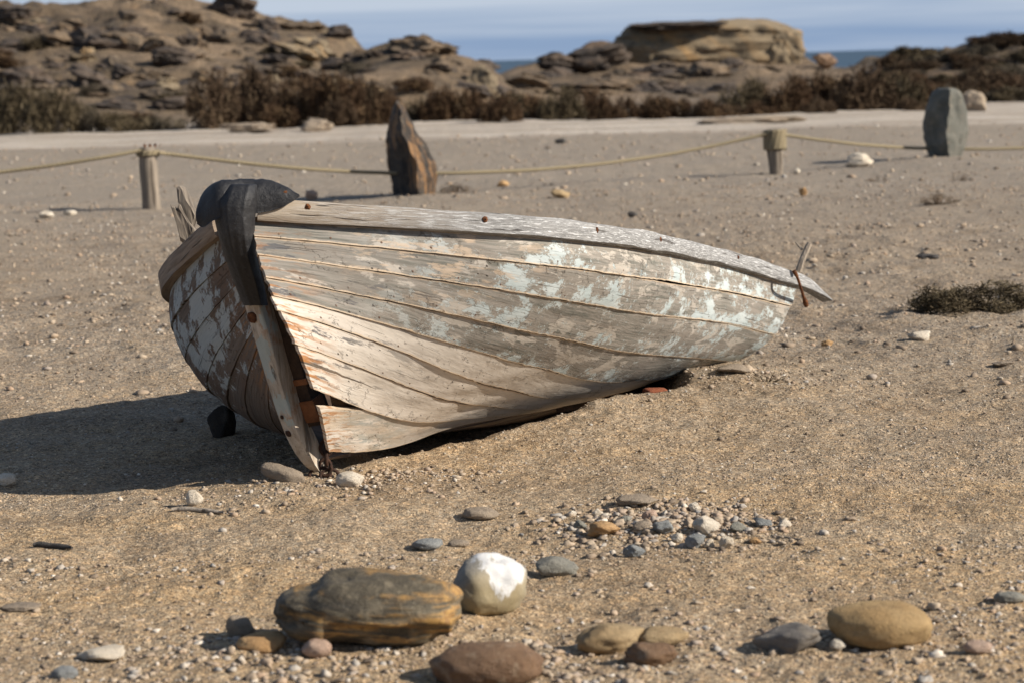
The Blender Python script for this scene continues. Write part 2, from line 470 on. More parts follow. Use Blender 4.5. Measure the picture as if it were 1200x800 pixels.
def mat_wood(name, dark, light, fleck=None, sc=1.0, amt=.58, axis='plank', rust=False):
    n = NB(name)
    pv = n.attr('plank') if axis == 'plank' else n.coord()
    if axis == 'plank':
        m1, m2, m3 = (5 * sc, 70 * sc, 70 * sc), (16 * sc, 240 * sc, 240 * sc), (16 * sc, 150 * sc, 150 * sc)
    else:
        m1, m2, m3 = (40 * sc, 40 * sc, 4 * sc), (150 * sc, 150 * sc, 12 * sc), (60 * sc, 60 * sc, 14 * sc)
    g = n.noise(n.map(pv, m1), 1, 6, .65, .4); g2 = n.noise(n.map(pv, m2), 1, 4, .6)
    c = n.mix(n.rng(g, .32, .68), dark, light)
    c = n.mix(n.rng(g2, .56, .72, 0, .7), c, tuple(q * .45 for q in dark))
    h = n.math('ADD', n.math('MULTIPLY', g, .7), n.math('MULTIPLY', g2, .5))
    if fleck:
        f = n.noise(n.map(pv, m3), 1, 8, .74)
        fm = n.rng(f, amt - .03, amt + .03)
        if axis == 'plank':
            fm = n.math('MULTIPLY', fm, n.rng(n.sep(pv)[0], .1, .9, .15, 1.))
            tan = n.math('MULTIPLY', n.rng(n.math('ADD', n.sep(pv)[0], n.math('MULTIPLY', g, .5)), 1.05, .35), .85)
            c = n.mix(tan, c, n.mix(n.rng(g, .3, .7), (.33, .255, .18), (.50, .415, .31)))
        c = n.mix(n.math('MULTIPLY', fm, .8), c, fleck)
        h = n.math('ADD', h, n.math('MULTIPLY', fm, .3))
    ch = n.rng(n.noise(n.map(pv, tuple(q * .6 for q in m1), (3, 3, 3)), 1, 3, .5), .64, .68)
    c = n.mix(n.math('MULTIPLY', ch, .7), c, (.04, .03, .022))
    h = n.math('SUBTRACT', h, ch)
    if rust:
        rm = n.rng(n.noise(n.coord(), 7, 5, .6), .57, .66)
        c = n.mix(n.math('MULTIPLY', rm, .75), c, (.30, .13, .045))
        bm_ = n.rng(n.noise(n.map(n.coord(), (1, 1, .6), (4, 4, 4)), 9, 6, .65), .535, .56)
        c = n.mix(n.math('MULTIPLY', bm_, .75), c, (.36, .42, .40))
    return n.done(c, .85, n.bump(h, .8, .006))

M = dict(
    ground=mat_ground(), gravel=mat_gravel(),
    hull=mat_hull('weathered_hull_paint'), port=mat_hull('shaded_hull_paint', True),
    rail=mat_wood('silvered_rail_wood', (.155, .152, .15), (.33, .325, .315), (.60, .60, .595), amt=.53),
    rail2=mat_wood('brown_rail_wood', (.17, .125, .09), (.31, .245, .185), None),
    stem=mat_wood('stem_wood', (.30, .245, .185), (.55, .48, .39), None, axis='obj', rust=True),
    driftwood=mat_wood('splintered_wood', (.16, .13, .10), (.40, .34, .27), None, axis='obj'),
    post=mat_wood('post_wood', (.13, .11, .09), (.27, .225, .175), None, sc=.5, axis='obj'),
    inner=mat_plain('dark_wood_and_seam_shade', (.030, .02, .014), (.075, .045, .028), 18, .9),  # dark timber, and the shade seen through open seams
    apron=mat_plain('sunlit_rusty_apron', (.07, .028, .014), (.27, .11, .045), 9, .9, .8),  # rust colour brightened for the sunlit spots on the apron
    rust=mat_plain('rusty_iron', (.055, .022, .012), (.20, .075, .025), 45, .85, .8),
    darkiron=mat_plain('dark_iron', (.022, .014, .011), (.07, .032, .018), 40, .8, .8),
    rope=None)

def mat_rubber():
    n = NB('black_rubber'); o = n.coord()
    m = n.noise(o, 22, 6, .7)
    c = n.mix(n.rng(m, .35, .7), (.007, .007, .0085), (.017, .017, .019))
    du = n.rng(n.noise(o, 70, 8, .8), .54, .66, 0, .8)
    c = n.mix(n.math('MULTIPLY', du, .7), c, (.055, .053, .052))
    b = n.bump(n.noise(o, 55, 8, .75), .7, .006)
    b = n.bump(n.noise(o, 9, 3, .5), .5, .03, b)
    n.b.inputs['Specular IOR Level'].default_value = .45
    return n.done(c, .55, b)
M['rubber'] = mat_rubber()

def mat_rope():
    n = NB('old_rope'); o = n.attr('plank')
    s = n.sep(o)
    tw = n.math('SINE', n.math('ADD', n.math('MULTIPLY', s[0], 130.), n.math('MULTIPLY', s[1], 3.)))
    c = n.mix(n.rng(tw, -1, 1), (.13, .105, .065), (.34, .275, .17))
    c = n.mix(n.rng(n.noise(o, 4, 4), .4, .65, 0, .5), c, (.24, .21, .14))
    return n.done(c, .9, n.bump(tw, .6, .006))
M['rope'] = mat_rope()

# ------------------------------------------------------------------ ground sheet
_mounds = []      # x, y, radius, height
def _mound(px, py, r, h):
    g = G(px, py); _mounds.append((g[0], g[1], r, h))
for _x, _y, _r, _h in ((430, 762, .26, .010), (570, 724, .15, .009), (1030, 768, .2, .009), (720, 768, .14, .006), (925, 768, .14, .006), (655, 673, .1, .005), (330, 572, .12, .008),
                       (310, 768, .1, .010), (482, 232, .5, .02), (178, 245, .3, .015), (910, 204, .3, .015), (1113, 192, .5, .02)):
    _mound(_x, _y, _r, _h)
_mound(770, 612, .30, .022); _mound(850, 448, .42, .05); _mound(690, 500, .45, .02); _mound(735, 478, .3, .03)
_mound(470, 560, .5, .015); _mound(180, 620, .7, .012); _mound(300, 470, .4, -.05)
_mound(1130, 195, 1.6, .10); _mound(1180, 235, 1.4, .06); _mound(520, 236, 1.0, .05); _mound(390, 800, .6, .02)
_rim = np.array([G(a, b)[:2] for a, b in ((372, 558), (388, 554), (444, 541), (520, 524), (560, 516), (640, 497), (690, 485), (740, 475), (784, 467), (812, 457))])
def gz(x, y):
    x = np.asarray(x, float); y = np.asarray(y, float)
    P = np.stack([x, y], -1)
    d = np.maximum(y, 1)
    z = .035 * vnoise(P * .45, 3) * sstep(4, 14, d)
    z = z + .014 * vnoise(P * 1.7, 5) + .008 * fbm(P * 5.0, 8, 2)
    near = 1 - sstep(14, 24, d)
    z = z + near * (.0055 * fbm(P * 14, 21, 3) + .0035 * np.maximum(0, fbm(P * 34, 33, 2)))
    z = z + (1 - sstep(15, 22, d)) * sstep(8.5, 11, d) * .03 * np.maximum(0, fbm(P * 3.1, 41, 3) - .1)
    for a, b, r, h in _mounds:
        z = z + h * np.exp(-((x - a) ** 2 + (y - b) ** 2) / (r * r))
    dy = y - np.interp(x, _rim[:, 0], _rim[:, 1])
    xf = sstep(_rim[0, 0] + .02, _rim[0, 0] + .2, x) * (1 - sstep(_rim[-1, 0] - .15, _rim[-1, 0] + .02, x))
    z = z - xf * .15 * sstep(.0, .16, dy + .02 * vnoise(P * 7, 61)) * (1 - sstep(1.0, 1.5, dy)) + xf * .012 * np.exp(-((dy + .05) / .09) ** 2)
    z = z - 6.0 * sstep(128, 150, y)
    return z

def graded(a, b, c0, c1, step, grow, lim0, lim1):
    core = list(np.arange(c0, c1, step))
    lo, hi = [], []
    s, x = step, c0
    while x > lim0:
        s *= grow; x -= s; lo.append(x)
    s, x = step, core[-1]
    while x < lim1:
        s *= grow; x += s; hi.append(x)
    return np.array(lo[::-1] + core + hi)
xs = graded(0, 0, -2.7, 2.7, .017, 1.045, -400, 400)
ys = graded(0, 0, 4.2, 12.5, .02, 1.03, -40, 155)
XX, YY = np.meshgrid(xs, ys, indexing='ij')
ZZ = gz(XX, YY)
ground = mobj('ground', np.stack([XX, YY, ZZ], -1), gridfaces(len(xs), len(ys)), M['ground'])
tag(ground, kind='structure')

# ------------------------------------------------------------------ sea
n = NB('sea_water')
P = n.n('ShaderNodeNewGeometry').outputs['Position']
n.b.inputs['Specular IOR Level'].default_value = .12
M['sea'] = n.done((.045, .078, .115), .55, n.bump(n.noise(n.map(P, (.05, .15, 1)), 1, 4), .4, .8))
sea = mobj('sea', [(-20000, 120, -2.2), (20000, 120, -2.2), (20000, 26000, -2.2), (-20000, 26000, -2.2)], [[0, 1, 2, 3]], M['sea'])
tag(sea, kind='structure')

# ------------------------------------------------------------------ rocky hills behind the flat
def crest(D, pts, x):
    """crest height at world x for a ridge D metres away whose skyline runs through the listed points"""
    p = np.array(pts, float)
    w = np.array([Pd(a, b, D) for a, b in p])
    return np.interp(x, w[:, 0], w[:, 2], left=w[0, 2], right=w[-1, 2])
RIDGES = [
    # distance, start of slope, skyline
    (80, 54, [(-700, 40), (-300, 15), (0, 14), (60, 12), (100, 14), (170, 8), (200, 9), (250, 12), (300, 27), (330, 32), (400, 44), (425, 68), (455, 95), (600, 140), (1500, 150)]),
    (66, 54, [(330, 140), (380, 96), (430, 70), (460, 66), (500, 66), (520, 70), (550, 78), (575, 88), (592, 105), (620, 118), (760, 118), (1500, 130)]),
    (95, 78, [(500, 130), (600, 88), (630, 80), (690, 74), (750, 70), (830, 68), (940, 72), (955, 84), (1000, 88), (1300, 95), (1600, 95)]),
    (74, 58, [(600, 140), (780, 102), (880, 92), (960, 92), (1015, 88), (1045, 76), (1120, 68), (1160, 62), (1220, 57), (1500, 50), (2000, 45)]),
]
hx = np.arange(-62, 70, .30)
hy = np.r_[np.arange(47.5, 100, .28), np.arange(100, 127, .8)]
HX, HY = np.meshgrid(hx, hy, indexing='ij')
HP = np.stack([HX, HY], -1)
hz = np.full(HX.shape, -1.0)
for i, (D, y0, pts) in enumerate(RIDGES):
    wob = 1.2 * vnoise(HP * .16, 70 + i)
    cz = crest(D, pts, HX + .8 * vnoise(HP * .3, 80 + i) * (HY < D - 2))
    q = np.clip((HY + wob * (HY < D - 3) - y0) / (D - y0), 0, 1)
    rise = q ** (1.0 if i in (0, 3) else .75)
    back = 1 - sstep(D + 2, D + 22, HY) * 1.2
    hz = np.maximum(hz, (cz + .6) * rise * back - .35)
rock_amt = np.clip((hz - .05) / 1.2, 0, 1)
tilt = HX * .22 + HY * .05
st = .42
w = (hz + tilt + .35 * fbm(HP * .35, 91, 3)) / st
fr = w - np.floor(w)
ter = (np.floor(w) + sstep(.45, 1.0, fr) - w) * st
sandy = sstep(.05, .35, fbm(HP * .16, 120, 3))
hz = hz + rock_amt * (1 - .8 * sandy) * (ter * .75 + .20 * fbm(HP * .7, 93, 4) + .16 * np.abs(fbm(HP * 1.7, 97, 3)))
hz = np.where(HY > 118, np.minimum(hz, -1.0 - (HY - 118)), hz)
hz = np.minimum(hz, np.where(HY < 50.5, -.15, 99) if False else hz)
hz = hz - .9 * (1 - sstep(47.5, 51, HY))

def mat_hill():
    n = NB('hill_rock')
    g = n.n('ShaderNodeNewGeometry'); P = g.outputs['Position']
    nz = n.sep(g.outputs['Normal'])[2]
    n1 = n.noise(n.map(P, (1, .6, 2.2), rot=(0, .2, 0)), .55, 6, .65, .6); n2 = n.noise(P, 1.7, 5, .65); n3 = n.noise(P, .22, 4, .55)
    rock = n.mix(n.rng(n1, .35, .62), (.072, .056, .040), (.19, .138, .088))
    rock = n.mix(n.rng(n2, .54, .64, 0, .9), rock, (.045, .040, .040))
    rock = n.mix(n.rng(n.noise(P, .9, 4, .6), .58, .68, 0, .8), rock, (.28, .185, .105))
    sandc = n.mix(n.rng(n2, .35, .65), (.31, .225, .145), (.18, .13, .085))
    sandc = n.mix(n.rng(n.noise(P, 4.5, 5, .7), .54, .62, 0, .8), sandc, (.085, .068, .05))
    sm = n.math('MULTIPLY', n.rng(nz, .80, .95), n.rng(n3, .46, .58))
    c = n.mix(sm, rock, sandc)
    low = n.rng(n.sep(P)[2], .35, .05)
    c = n.mix(n.math('MULTIPLY', low, .7), c, n.mix(n.rng(n2, .4, .6), (.13, .10, .07), (.30, .24, .18)))
    scrub = n.math('MULTIPLY', n.rng(n.noise(P, 1.1, 5, .7), .54, .60), n.rng(n.sep(P)[0], 7, 13))
    c = n.mix(n.math('MULTIPLY', scrub, .8), c, (.075, .058, .04))
    return n.done(c, .95, n.bump(n.noise(P, 2.5, 8, .7), 1.0, .25))
M['hill'] = mat_hill()
hills = mobj('hills', np.stack([HX, HY, hz], -1), gridfaces(len(hx), len(hy)), M['hill'], smooth=True, sharp=40)
tag(hills, kind='structure')
def hill_z(x, y):
    i = np.clip(int(round((x + 62) / .30)), 0, len(hx) - 1); j = int(np.argmin(np.abs(hy - y)))
    return float(max(hz[i, j], gz(x, y)))

# ------------------------------------------------------------------ stones
def stone_verts(dims, seed, ang=0.0, sub=4, rough=.06, power=2.0, strata=0.0):
    V, F = ico(sub)
    r_ = np.random.default_rng(seed)
    rad = (np.abs(V) ** power).sum(1) ** (-1 / power)
    if ang > 0:
        N = r_.normal(size=(15, 3)); N /= np.linalg.norm(N, axis=1)[:, None]
        dd = r_.uniform(.50, .86, 15)
        q = np.maximum(V @ N.T, 1e-3)
        rr = np.minimum((dd / q).min(1), 1.05)
        rad = rad * (1 - ang) + np.minimum(rad, rr) * ang
    P = V * rad[:, None]
    off = r_.uniform(0, 50, 3)
    P = P * (1 + rough * 2.0 * fbm(V * 1.3 + off, seed, 3)[:, None] + rough * .7 * fbm(V * 5.5 + off, seed + 9, 3)[:, None])
    if strata > 0:      # beds of rock, some standing out and some worn back
        q = P[:, 2] * 4.2 + .8 * P[:, 0] + .5 * fbm(P * 1.1 + off, seed, 2)
        lay = np.floor(q)
        P[:, :2] *= (1 + strata * (_hash(lay.astype(np.int64), lay.astype(np.int64) * 0, lay.astype(np.int64) * 0, seed)))[:, None]
        P += strata * .45 * np.stack([fbm(P * 3.1 + off, seed + 4, 4), fbm(P * 3.1 + off + 9, seed + 5, 4), .6 * fbm(P * 3.1 + off + 19, seed + 6, 4)], -1)
    mn, mx = P.min(0), P.max(0)
    P = (P - (mn + mx) / 2) / (mx - mn) * np.asarray(dims)
    return P, F

def place(name, P, F, mat, px, py, rz, label, cat, group=None, bury=.12, tilt=(0, 0), sharp=None, loc=None):
    g = np.array(loc) if loc is not None else G(px, py)
    z = float(gz(g[0], g[1])) if loc is None else g[2]
    o = mobj(name, P, F if not isinstance(F, list) else F, mat, None, True, sharp)
    hgt = P[:, 2].max() - P[:, 2].min()
    o.location = (g[0], g[1], z + hgt / 2 - bury * hgt)
    o.rotation_euler = (tilt[0], tilt[1], rz)
    tag(o, label, cat, group)
    return o

def px_stone(x0, x1, y0, y1, mat, label, seed, name='stone', cat='stone', ang=0., power=2.2, rough=.05, depth=.75, rz=0., tilt=(0, 0), sub=4, group=None, bury=.12, lift=0):
    """stone whose outline in the photo spans x0..x1, y0..y1 (y1 = where it meets the sand)"""
    cx = (x0 + x1) / 2
    g = G(cx, y1)
    w = (x1 - x0) * g[1] / FPX; h = (y1 - y0) * g[1] / FPX
    dp = w * depth
    hh = max(h - .17 * dp * .6, h * .55) / (1 - bury)
    g[1] += dp * .38
    g[0] += (cx - 600) / FPX * dp * .38
    P, F = stone_verts((w, dp, hh), seed, ang, sub, rough, power)
    loc = (g[0], g[1], float(gz(g[0], g[1])) + lift)
    return place(name, P, F, mat, 0, 0, rz, label, cat, group, bury, tilt, None, loc)

MR = dict(
    brown=mat_rock('brown_stone', (.13, .072, .038), (.25, .155, .09), (.33, .26, .18), 0, sc=7, rough=.6),
    tan=mat_rock('tan_stone', (.34, .235, .12), (.42, .31, .175), (.22, .15, .08), 0, sc=9, rough=.85),
    ochre=mat_rock('ochre_boulder', (.36, .235, .105), (.44, .31, .155), (.25, .16, .075), 0, sc=8, rough=.85),
    greywedge=mat_rock('grey_slate', (.15, .135, .12), (.24, .215, .185), (.09, .085, .08), 14, (.26, .22, .17), 6, .75, bdir=(.4, 0, 1.)),
    grey=mat_rock('grey_stone', (.20, .195, .165), (.29, .275, .23), (.12, .125, .115), 0, sc=10, rough=.75),
    blue=mat_rock('blue_grey_stone', (.22, .23, .23), (.31, .315, .30), (.15, .155, .155), 0, sc=14, rough=.75),
    cream=mat_rock('cream_stone', (.62, .53, .41), (.72, .65, .54), (.48, .38, .27), 0, sc=14, rough=.85),
    orange=mat_rock('orange_stone', (.46, .27, .12), (.55, .36, .18), (.28, .15, .07), 0, sc=14, rough=.85),
    pinkish=mat_rock('pink_stone', (.44, .30, .22), (.52, .38, .29), (.33, .20, .14), 0, sc=14, rough=.85),
    mid=mat_rock('plain_stone', (.27, .215, .16), (.36, .29, .215), (.18, .14, .10), 0, sc=12, rough=.85),
    dark=mat_rock('dark_stone', (.055, .05, .047), (.10, .09, .08), (.03, .03, .03), 0, sc=10, rough=.8),
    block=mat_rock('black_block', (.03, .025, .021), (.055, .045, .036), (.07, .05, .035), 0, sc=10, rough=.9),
    slab=mat_rock('grey_green_slab', (.095, .097, .083), (.165, .16, .135), (.25, .215, .165), 0, sc=4, rough=.75, bstr=.8),
    brick=mat_rock('brick_red', (.26, .075, .035), (.33, .11, .05), (.16, .05, .03), 0, sc=14, rough=.9),
    hillrock=mat_rock('hillside_rock', (.066, .053, .040), (.175, .128, .085), (.29, .19, .105), 1.6, (.22, .15, .09), .8, .95, bdir=(.25, .1, 1.), bw=.2, bstr=1.0),
    hilldark=mat_rock('dark_hill_rock', (.04, .034, .031), (.085, .066, .052), (.15, .10, .065), 1.8, (.12, .085, .06), .8, .95, bdir=(.1, .1, 1.), bstr=1.0),
    cliff=mat_rock('cliff_rock', (.17, .135, .09), (.28, .215, .135), (.055, .048, .042), 1.1, (.34, .215, .10), .55, .95, bdir=(.7, .1, .8), bw=.14, bstr=1.0),
    palerock=mat_rock('pale_rock', (.30, .235, .17), (.37, .30, .22), (.19, .14, .10), 0, sc=2, rough=.95),
)

def mat_banded():
    n = NB('banded_stone'); o = n.coord(); q = n.sep(o)
    m = n.noise(n.map(o, (6, 6, 22)), 1, 7, .65, .8)
    c = n.mix(n.rng(m, .35, .65), (.036, .031, .023), (.135, .112, .075))
    c = n.mix(n.rng(n.noise(o, 26, 6, .7), .5, .7, 0, .7), c, (.26, .215, .145))
    lay = n.noise(n.comb(n.math('MULTIPLY', q[0], 4.), n.math('MULTIPLY', q[1], 4.), n.math('ADD', n.math('MULTIPLY', q[2], 34.), n.math('MULTIPLY', q[0], 3.))), 1, 5, .6, .7)
    pat = n.rng(n.math('ADD', n.noise(n.map(o, (7, 7, 14), (1, 4, 2)), 1, 4, .6), n.math('ADD', n.math('MULTIPLY', q[0], .45), n.math('MULTIPLY', q[2], -.9))), .39, .50)
    c = n.mix(n.math('MULTIPLY', n.rng(lay, .47, .57), n.math('MULTIPLY', pat, .9)), c, n.mix(n.rng(n.noise(o, 40, 5, .7), .4, .6), (.44, .26, .085), (.27, .15, .055)))
    c = n.mix(n.math('MULTIPLY', n.rng(lay, .42, .36), .8), c, (.03, .028, .025))
    return n.done(c, .55, n.bump(n.math('ADD', n.math('MULTIPLY', lay, 1.4), n.noise(o, 45, 7, .7)), .6, .014))
MR['banded'] = mat_banded()
def mat_slate():
    n = NB('streaked_slate'); o = n.coord()
    v = n.map(o, (4.5, 4.5, 1.1), rot=(0, -.22, 0))
    a = n.noise(v, 1.6, 8, .68, .5)
    c = n.mix(n.rng(n.noise(o, 9, 7, .7), .38, .62), (.020, .018, .017), (.065, .052, .040))
    c = n.mix(n.rng(a, .52, .60), c, n.mix(n.rng(n.noise(o, 14, 6, .7), .4, .6), (.24, .13, .055), (.15, .09, .05)))
    c = n.mix(n.rng(n.noise(v, 3.1, 7, .7, .4), .60, .68, 0, .8), c, (.27, .235, .175))
    return n.done(c, .75, n.bump(n.math('ADD', a, n.noise(o, 16, 8, .7)), 1.0, .03))
MR['slate'] = mat_slate()
# white-splashed stone
def mat_splash():
    n = NB('white_splashed_stone'); o = n.coord()
    c = n.mix(n.rng(n.noise(o, 9, 6, .65), .36, .64), (.20, .185, .155), (.30, .275, .23))
    c = n.mix(n.rng(n.noise(o, 3, 3), .45, .6, 0, .7), c, (.27, .21, .10))
    s = n.sep(o)
    f = n.math('ADD', n.math('MULTIPLY', s[2], 5.2), n.math('MULTIPLY', s[0], 2.2))
    f = n.math('ADD', f, n.math('MULTIPLY', n.noise(n.map(o, (30, 30, 8), rot=(0, .6, 0)), 1, 7, .7, .6), 1.5))
    nn_ = n.math('MULTIPLY', n.math('SUBTRACT', n.noise(n.map(o, (30, 30, 9), rot=(0, .5, 0)), 1, 8, .72, .4), .5), .14)
    wa = n.rng(n.math('ADD', n.math('ADD', s[0], n.math('MULTIPLY', s[2], .45)), nn_), -.010, .002)
    wb2 = n.rng(n.math('ADD', n.math('SUBTRACT', s[2], n.math('MULTIPLY', s[0], .80)), nn_), -.040, -.028)
    wm_ = n.math('MULTIPLY', n.math('MULTIPLY', wa, wb2), n.rng(n.noise(n.map(o, (30, 30, 7), (3, 1, 1), (0, .5, 0)), 1, 7, .7), .68, .54))
    c = n.mix(wm_, c, (.54, .535, .52))
    return n.done(c, .7, n.bump(n.noise(o, 50, 6, .65), .35, .008))
MR['splash'] = mat_splash()

# ------------------------------------------------------------------ THE BOAT
BP = {'X': -0.7282, 'Y': 7.3664, 'Z': 0.0394, 'yaw': 1.0689, 'pit': 0.0679, 'heel': 0.1754, 'L': 3.2183, 'rake': 0.3319, 'sb': 0.2463}
KN = [0, .15, .32, .5, .68, .85, 1]
BC = dict(b=[0.037, 0.7014, 0.8801, 0.8094, 0.7015, 0.6626, 0.7222],
          z=[0.8996, 0.7459, 0.6709, 0.6347, 0.6005, 0.5381, 0.426],
          k=[0.0544, 0.025, 0.0523, 0.0513, 0.05, 0.0662, 0.1108],
          f=[0.1179, 0.0768, 0.0585, 0.0414, 0.0191, -0.030, -0.17],
          g=[0.2009, 0.245, 0.2485, 0.267, 0.3104, 0.3725, 0.4438],
          e=[0.3236, 0.1838, 0.1611, 0.1953, 0.2329, 0.2345, 0.1839],
          h=[0.3434, 0.1568, 0.0723, 0.0284, 0.0064, 0.0035, 0.0349])
TS = [(0, 0, 0), (0.0917, 0.2201, -0.2423), (0.1926, 0.3841, -0.3606), (0.3008, 0.5061, -0.3232), (0.383, 0.6508, -0.2946),
      (0.4474, 0.8728, -0.4287), (0.5866, 0.652, -0.0975), (0.7723, 0.2593, 0.3197), (1.0, 0, 0)]
SP = (0.0981, 0.0235, 0.0408)
def _spl(v):
    kn = np.array(KN, float); v = np.array(v, float); m = len(kn); hh = np.diff(kn)
    A = np.zeros((m, m)); b = np.zeros(m); A[0, 0] = A[-1, -1] = 1
    for i in range(1, m - 1):
        A[i, i - 1] = hh[i - 1]; A[i, i] = 2 * (hh[i - 1] + hh[i]); A[i, i + 1] = hh[i]
        b[i] = 3 * ((v[i + 1] - v[i]) / hh[i] - (v[i] - v[i - 1]) / hh[i - 1])
    c = np.linalg.solve(A, b)
    bb = (v[1:] - v[:-1]) / hh - hh * (2 * c[:-1] + c[1:]) / 3
    d = (c[1:] - c[:-1]) / (3 * hh)
    def ev(x):
        i = np.clip(np.searchsorted(kn, x) - 1, 0, m - 2); t = x - kn[i]
        return v[i] + bb[i] * t + c[i] * t * t + d[i] * t ** 3
    return ev
SPL = {k: _spl(v) for k, v in BC.items()}
def hull(s, t, star=True):
    """boat frame (aft, starboard, up) of the planking surface"""
    s, t = np.broadcast_arrays(np.asarray(s, float), np.asarray(t, float))
    b, zs, zk, f1, g1, e2, h2 = [SPL[c](s) for c in 'bzkfgeh']
    xs_ = -BP['rake'] + s * (BP['L'] + BP['rake']); xk = s * (BP['L'] - .25)
    fade = np.clip(1 - s / .25, 0, 1) ** 2
    a = 1 - t
    y = a ** 3 * b + 3 * a * a * t * (b + f1) + 3 * a * t * t * (e2 + .02) + t ** 3 * .02
    z = a ** 3 * zs + 3 * a * a * t * (zs - g1) + 3 * a * t * t * (zk + h2) + t ** 3 * zk
    x = xk + (xs_ - xk) * a - fade * BP['sb'] * 4 * t * a
    if star:
        q = np.clip(1 - s / .35, 0, 1) ** 2
        y = y + q * (SP[0] * a ** 2 + 2 * SP[1] * t * a + SP[2] * t * t)
    else:
        y = -y * (1 + .32 * t * a)
        z = z - .13 * np.sin(np.pi * np.clip(t, 0, 1))
    return np.stack([x, y, z], -1)
ya, pi_, he = BP['yaw'], BP['pit'], BP['heel']
aft = np.array([math.cos(pi_) * math.cos(ya), math.cos(pi_) * math.sin(ya), -math.sin(pi_)])
sb0 = np.array([math.sin(ya), -math.cos(ya), 0.]); ub0 = np.cross(sb0, aft)
sbv = sb0 * math.cos(he) + ub0 * math.sin(he); ubv = ub0 * math.cos(he) - sb0 * math.sin(he)
if ubv[2] < 0: ubv = -ubv
BO = np.array([BP['X'], BP['Y'], BP['Z']])
boat = empty('wooden_boat')
boat.matrix_world = Matrix(((aft[0], -sbv[0], ubv[0], BO[0]), (aft[1], -sbv[1], ubv[1], BO[1]), (aft[2], -sbv[2], ubv[2], BO[2]), (0, 0, 0, 1)))
tag(boat, 'old wooden rowing boat with peeling white and pale blue paint stranded on the sand', 'boat')
def bl(P):                                   # boat frame -> local coordinates of the Empty
    P = np.asarray(P, float).copy(); P[..., 1] *= -1; return P
def w2b(Wp):
    d = np.asarray(Wp, float) - BO
    return np.stack([d @ aft, d @ sbv, d @ ubv], -1)
def b2w(P):
    P = np.asarray(P, float)
    return BO + P[..., :1] * aft + P[..., 1:2] * sbv + P[..., 2:3] * ubv
def on_plane(px, py, y=0.0):
    """boat-frame point where the line of sight through a pixel meets the plane y = const of the boat"""
    d = ray(px, py); c = w2b(CAM); e = np.array([d @ aft, d @ sbv, d @ ubv])
    return c + e * ((y - c[1]) / e[1])

stem_px = [(272, 258, 26), (279, 300, 27), (290, 340, 28), (300, 375, 29), (310, 410, 29), (320, 445, 29), (331, 480, 28), (343, 512, 28), (353, 532, 26), (368, 558, 15)]
SV = []
for i, (x, y, w_) in enumerate(stem_px):
    c = on_plane(x, y, -.010)
    SV.append(c)
SV = np.array(SV)
_so = np.argsort(SV[:, 2])
def stem_x(z):
    return np.interp(z, SV[_so, 2], SV[_so, 0])
def port_hull(s, t):
    """port planking; its fore end is drawn in to land on the stem"""
    s, t = np.broadcast_arrays(np.asarray(s, float), np.asarray(t, float))
    sA = .15
    P = hull(s, t, False)
    PA = hull(np.full(s.shape, sA), t, False)
    mA = (hull(np.full(s.shape, sA + .01), t, False) - hull(np.full(s.shape, sA - .01), t, False)) / .02 * sA * .75
    zs = .875 * (1 - t) ** 1.05 + .02
    ST = np.stack([stem_x(zs) + .03, 0 * zs - .036, zs], -1)
    m0 = (PA - ST) * .9
    m0[..., 1] *= 1.25
    q = np.clip(s / sA, 0, 1)[..., None]
    Hm = (2 * q ** 3 - 3 * q ** 2 + 1) * ST + (q ** 3 - 2 * q ** 2 + q) * m0 + (-2 * q ** 3 + 3 * q ** 2) * PA + (q ** 3 - q ** 2) * mA
    return np.where((s < sA)[..., None], Hm, P)
def skin(s, t, star):
    return hull(s, t, True) if star else port_hull(s, t)
def seamT(k, s):
    a, b, c = TS[k]
    return np.clip(a + b * s + c * s * s, 0, 1)
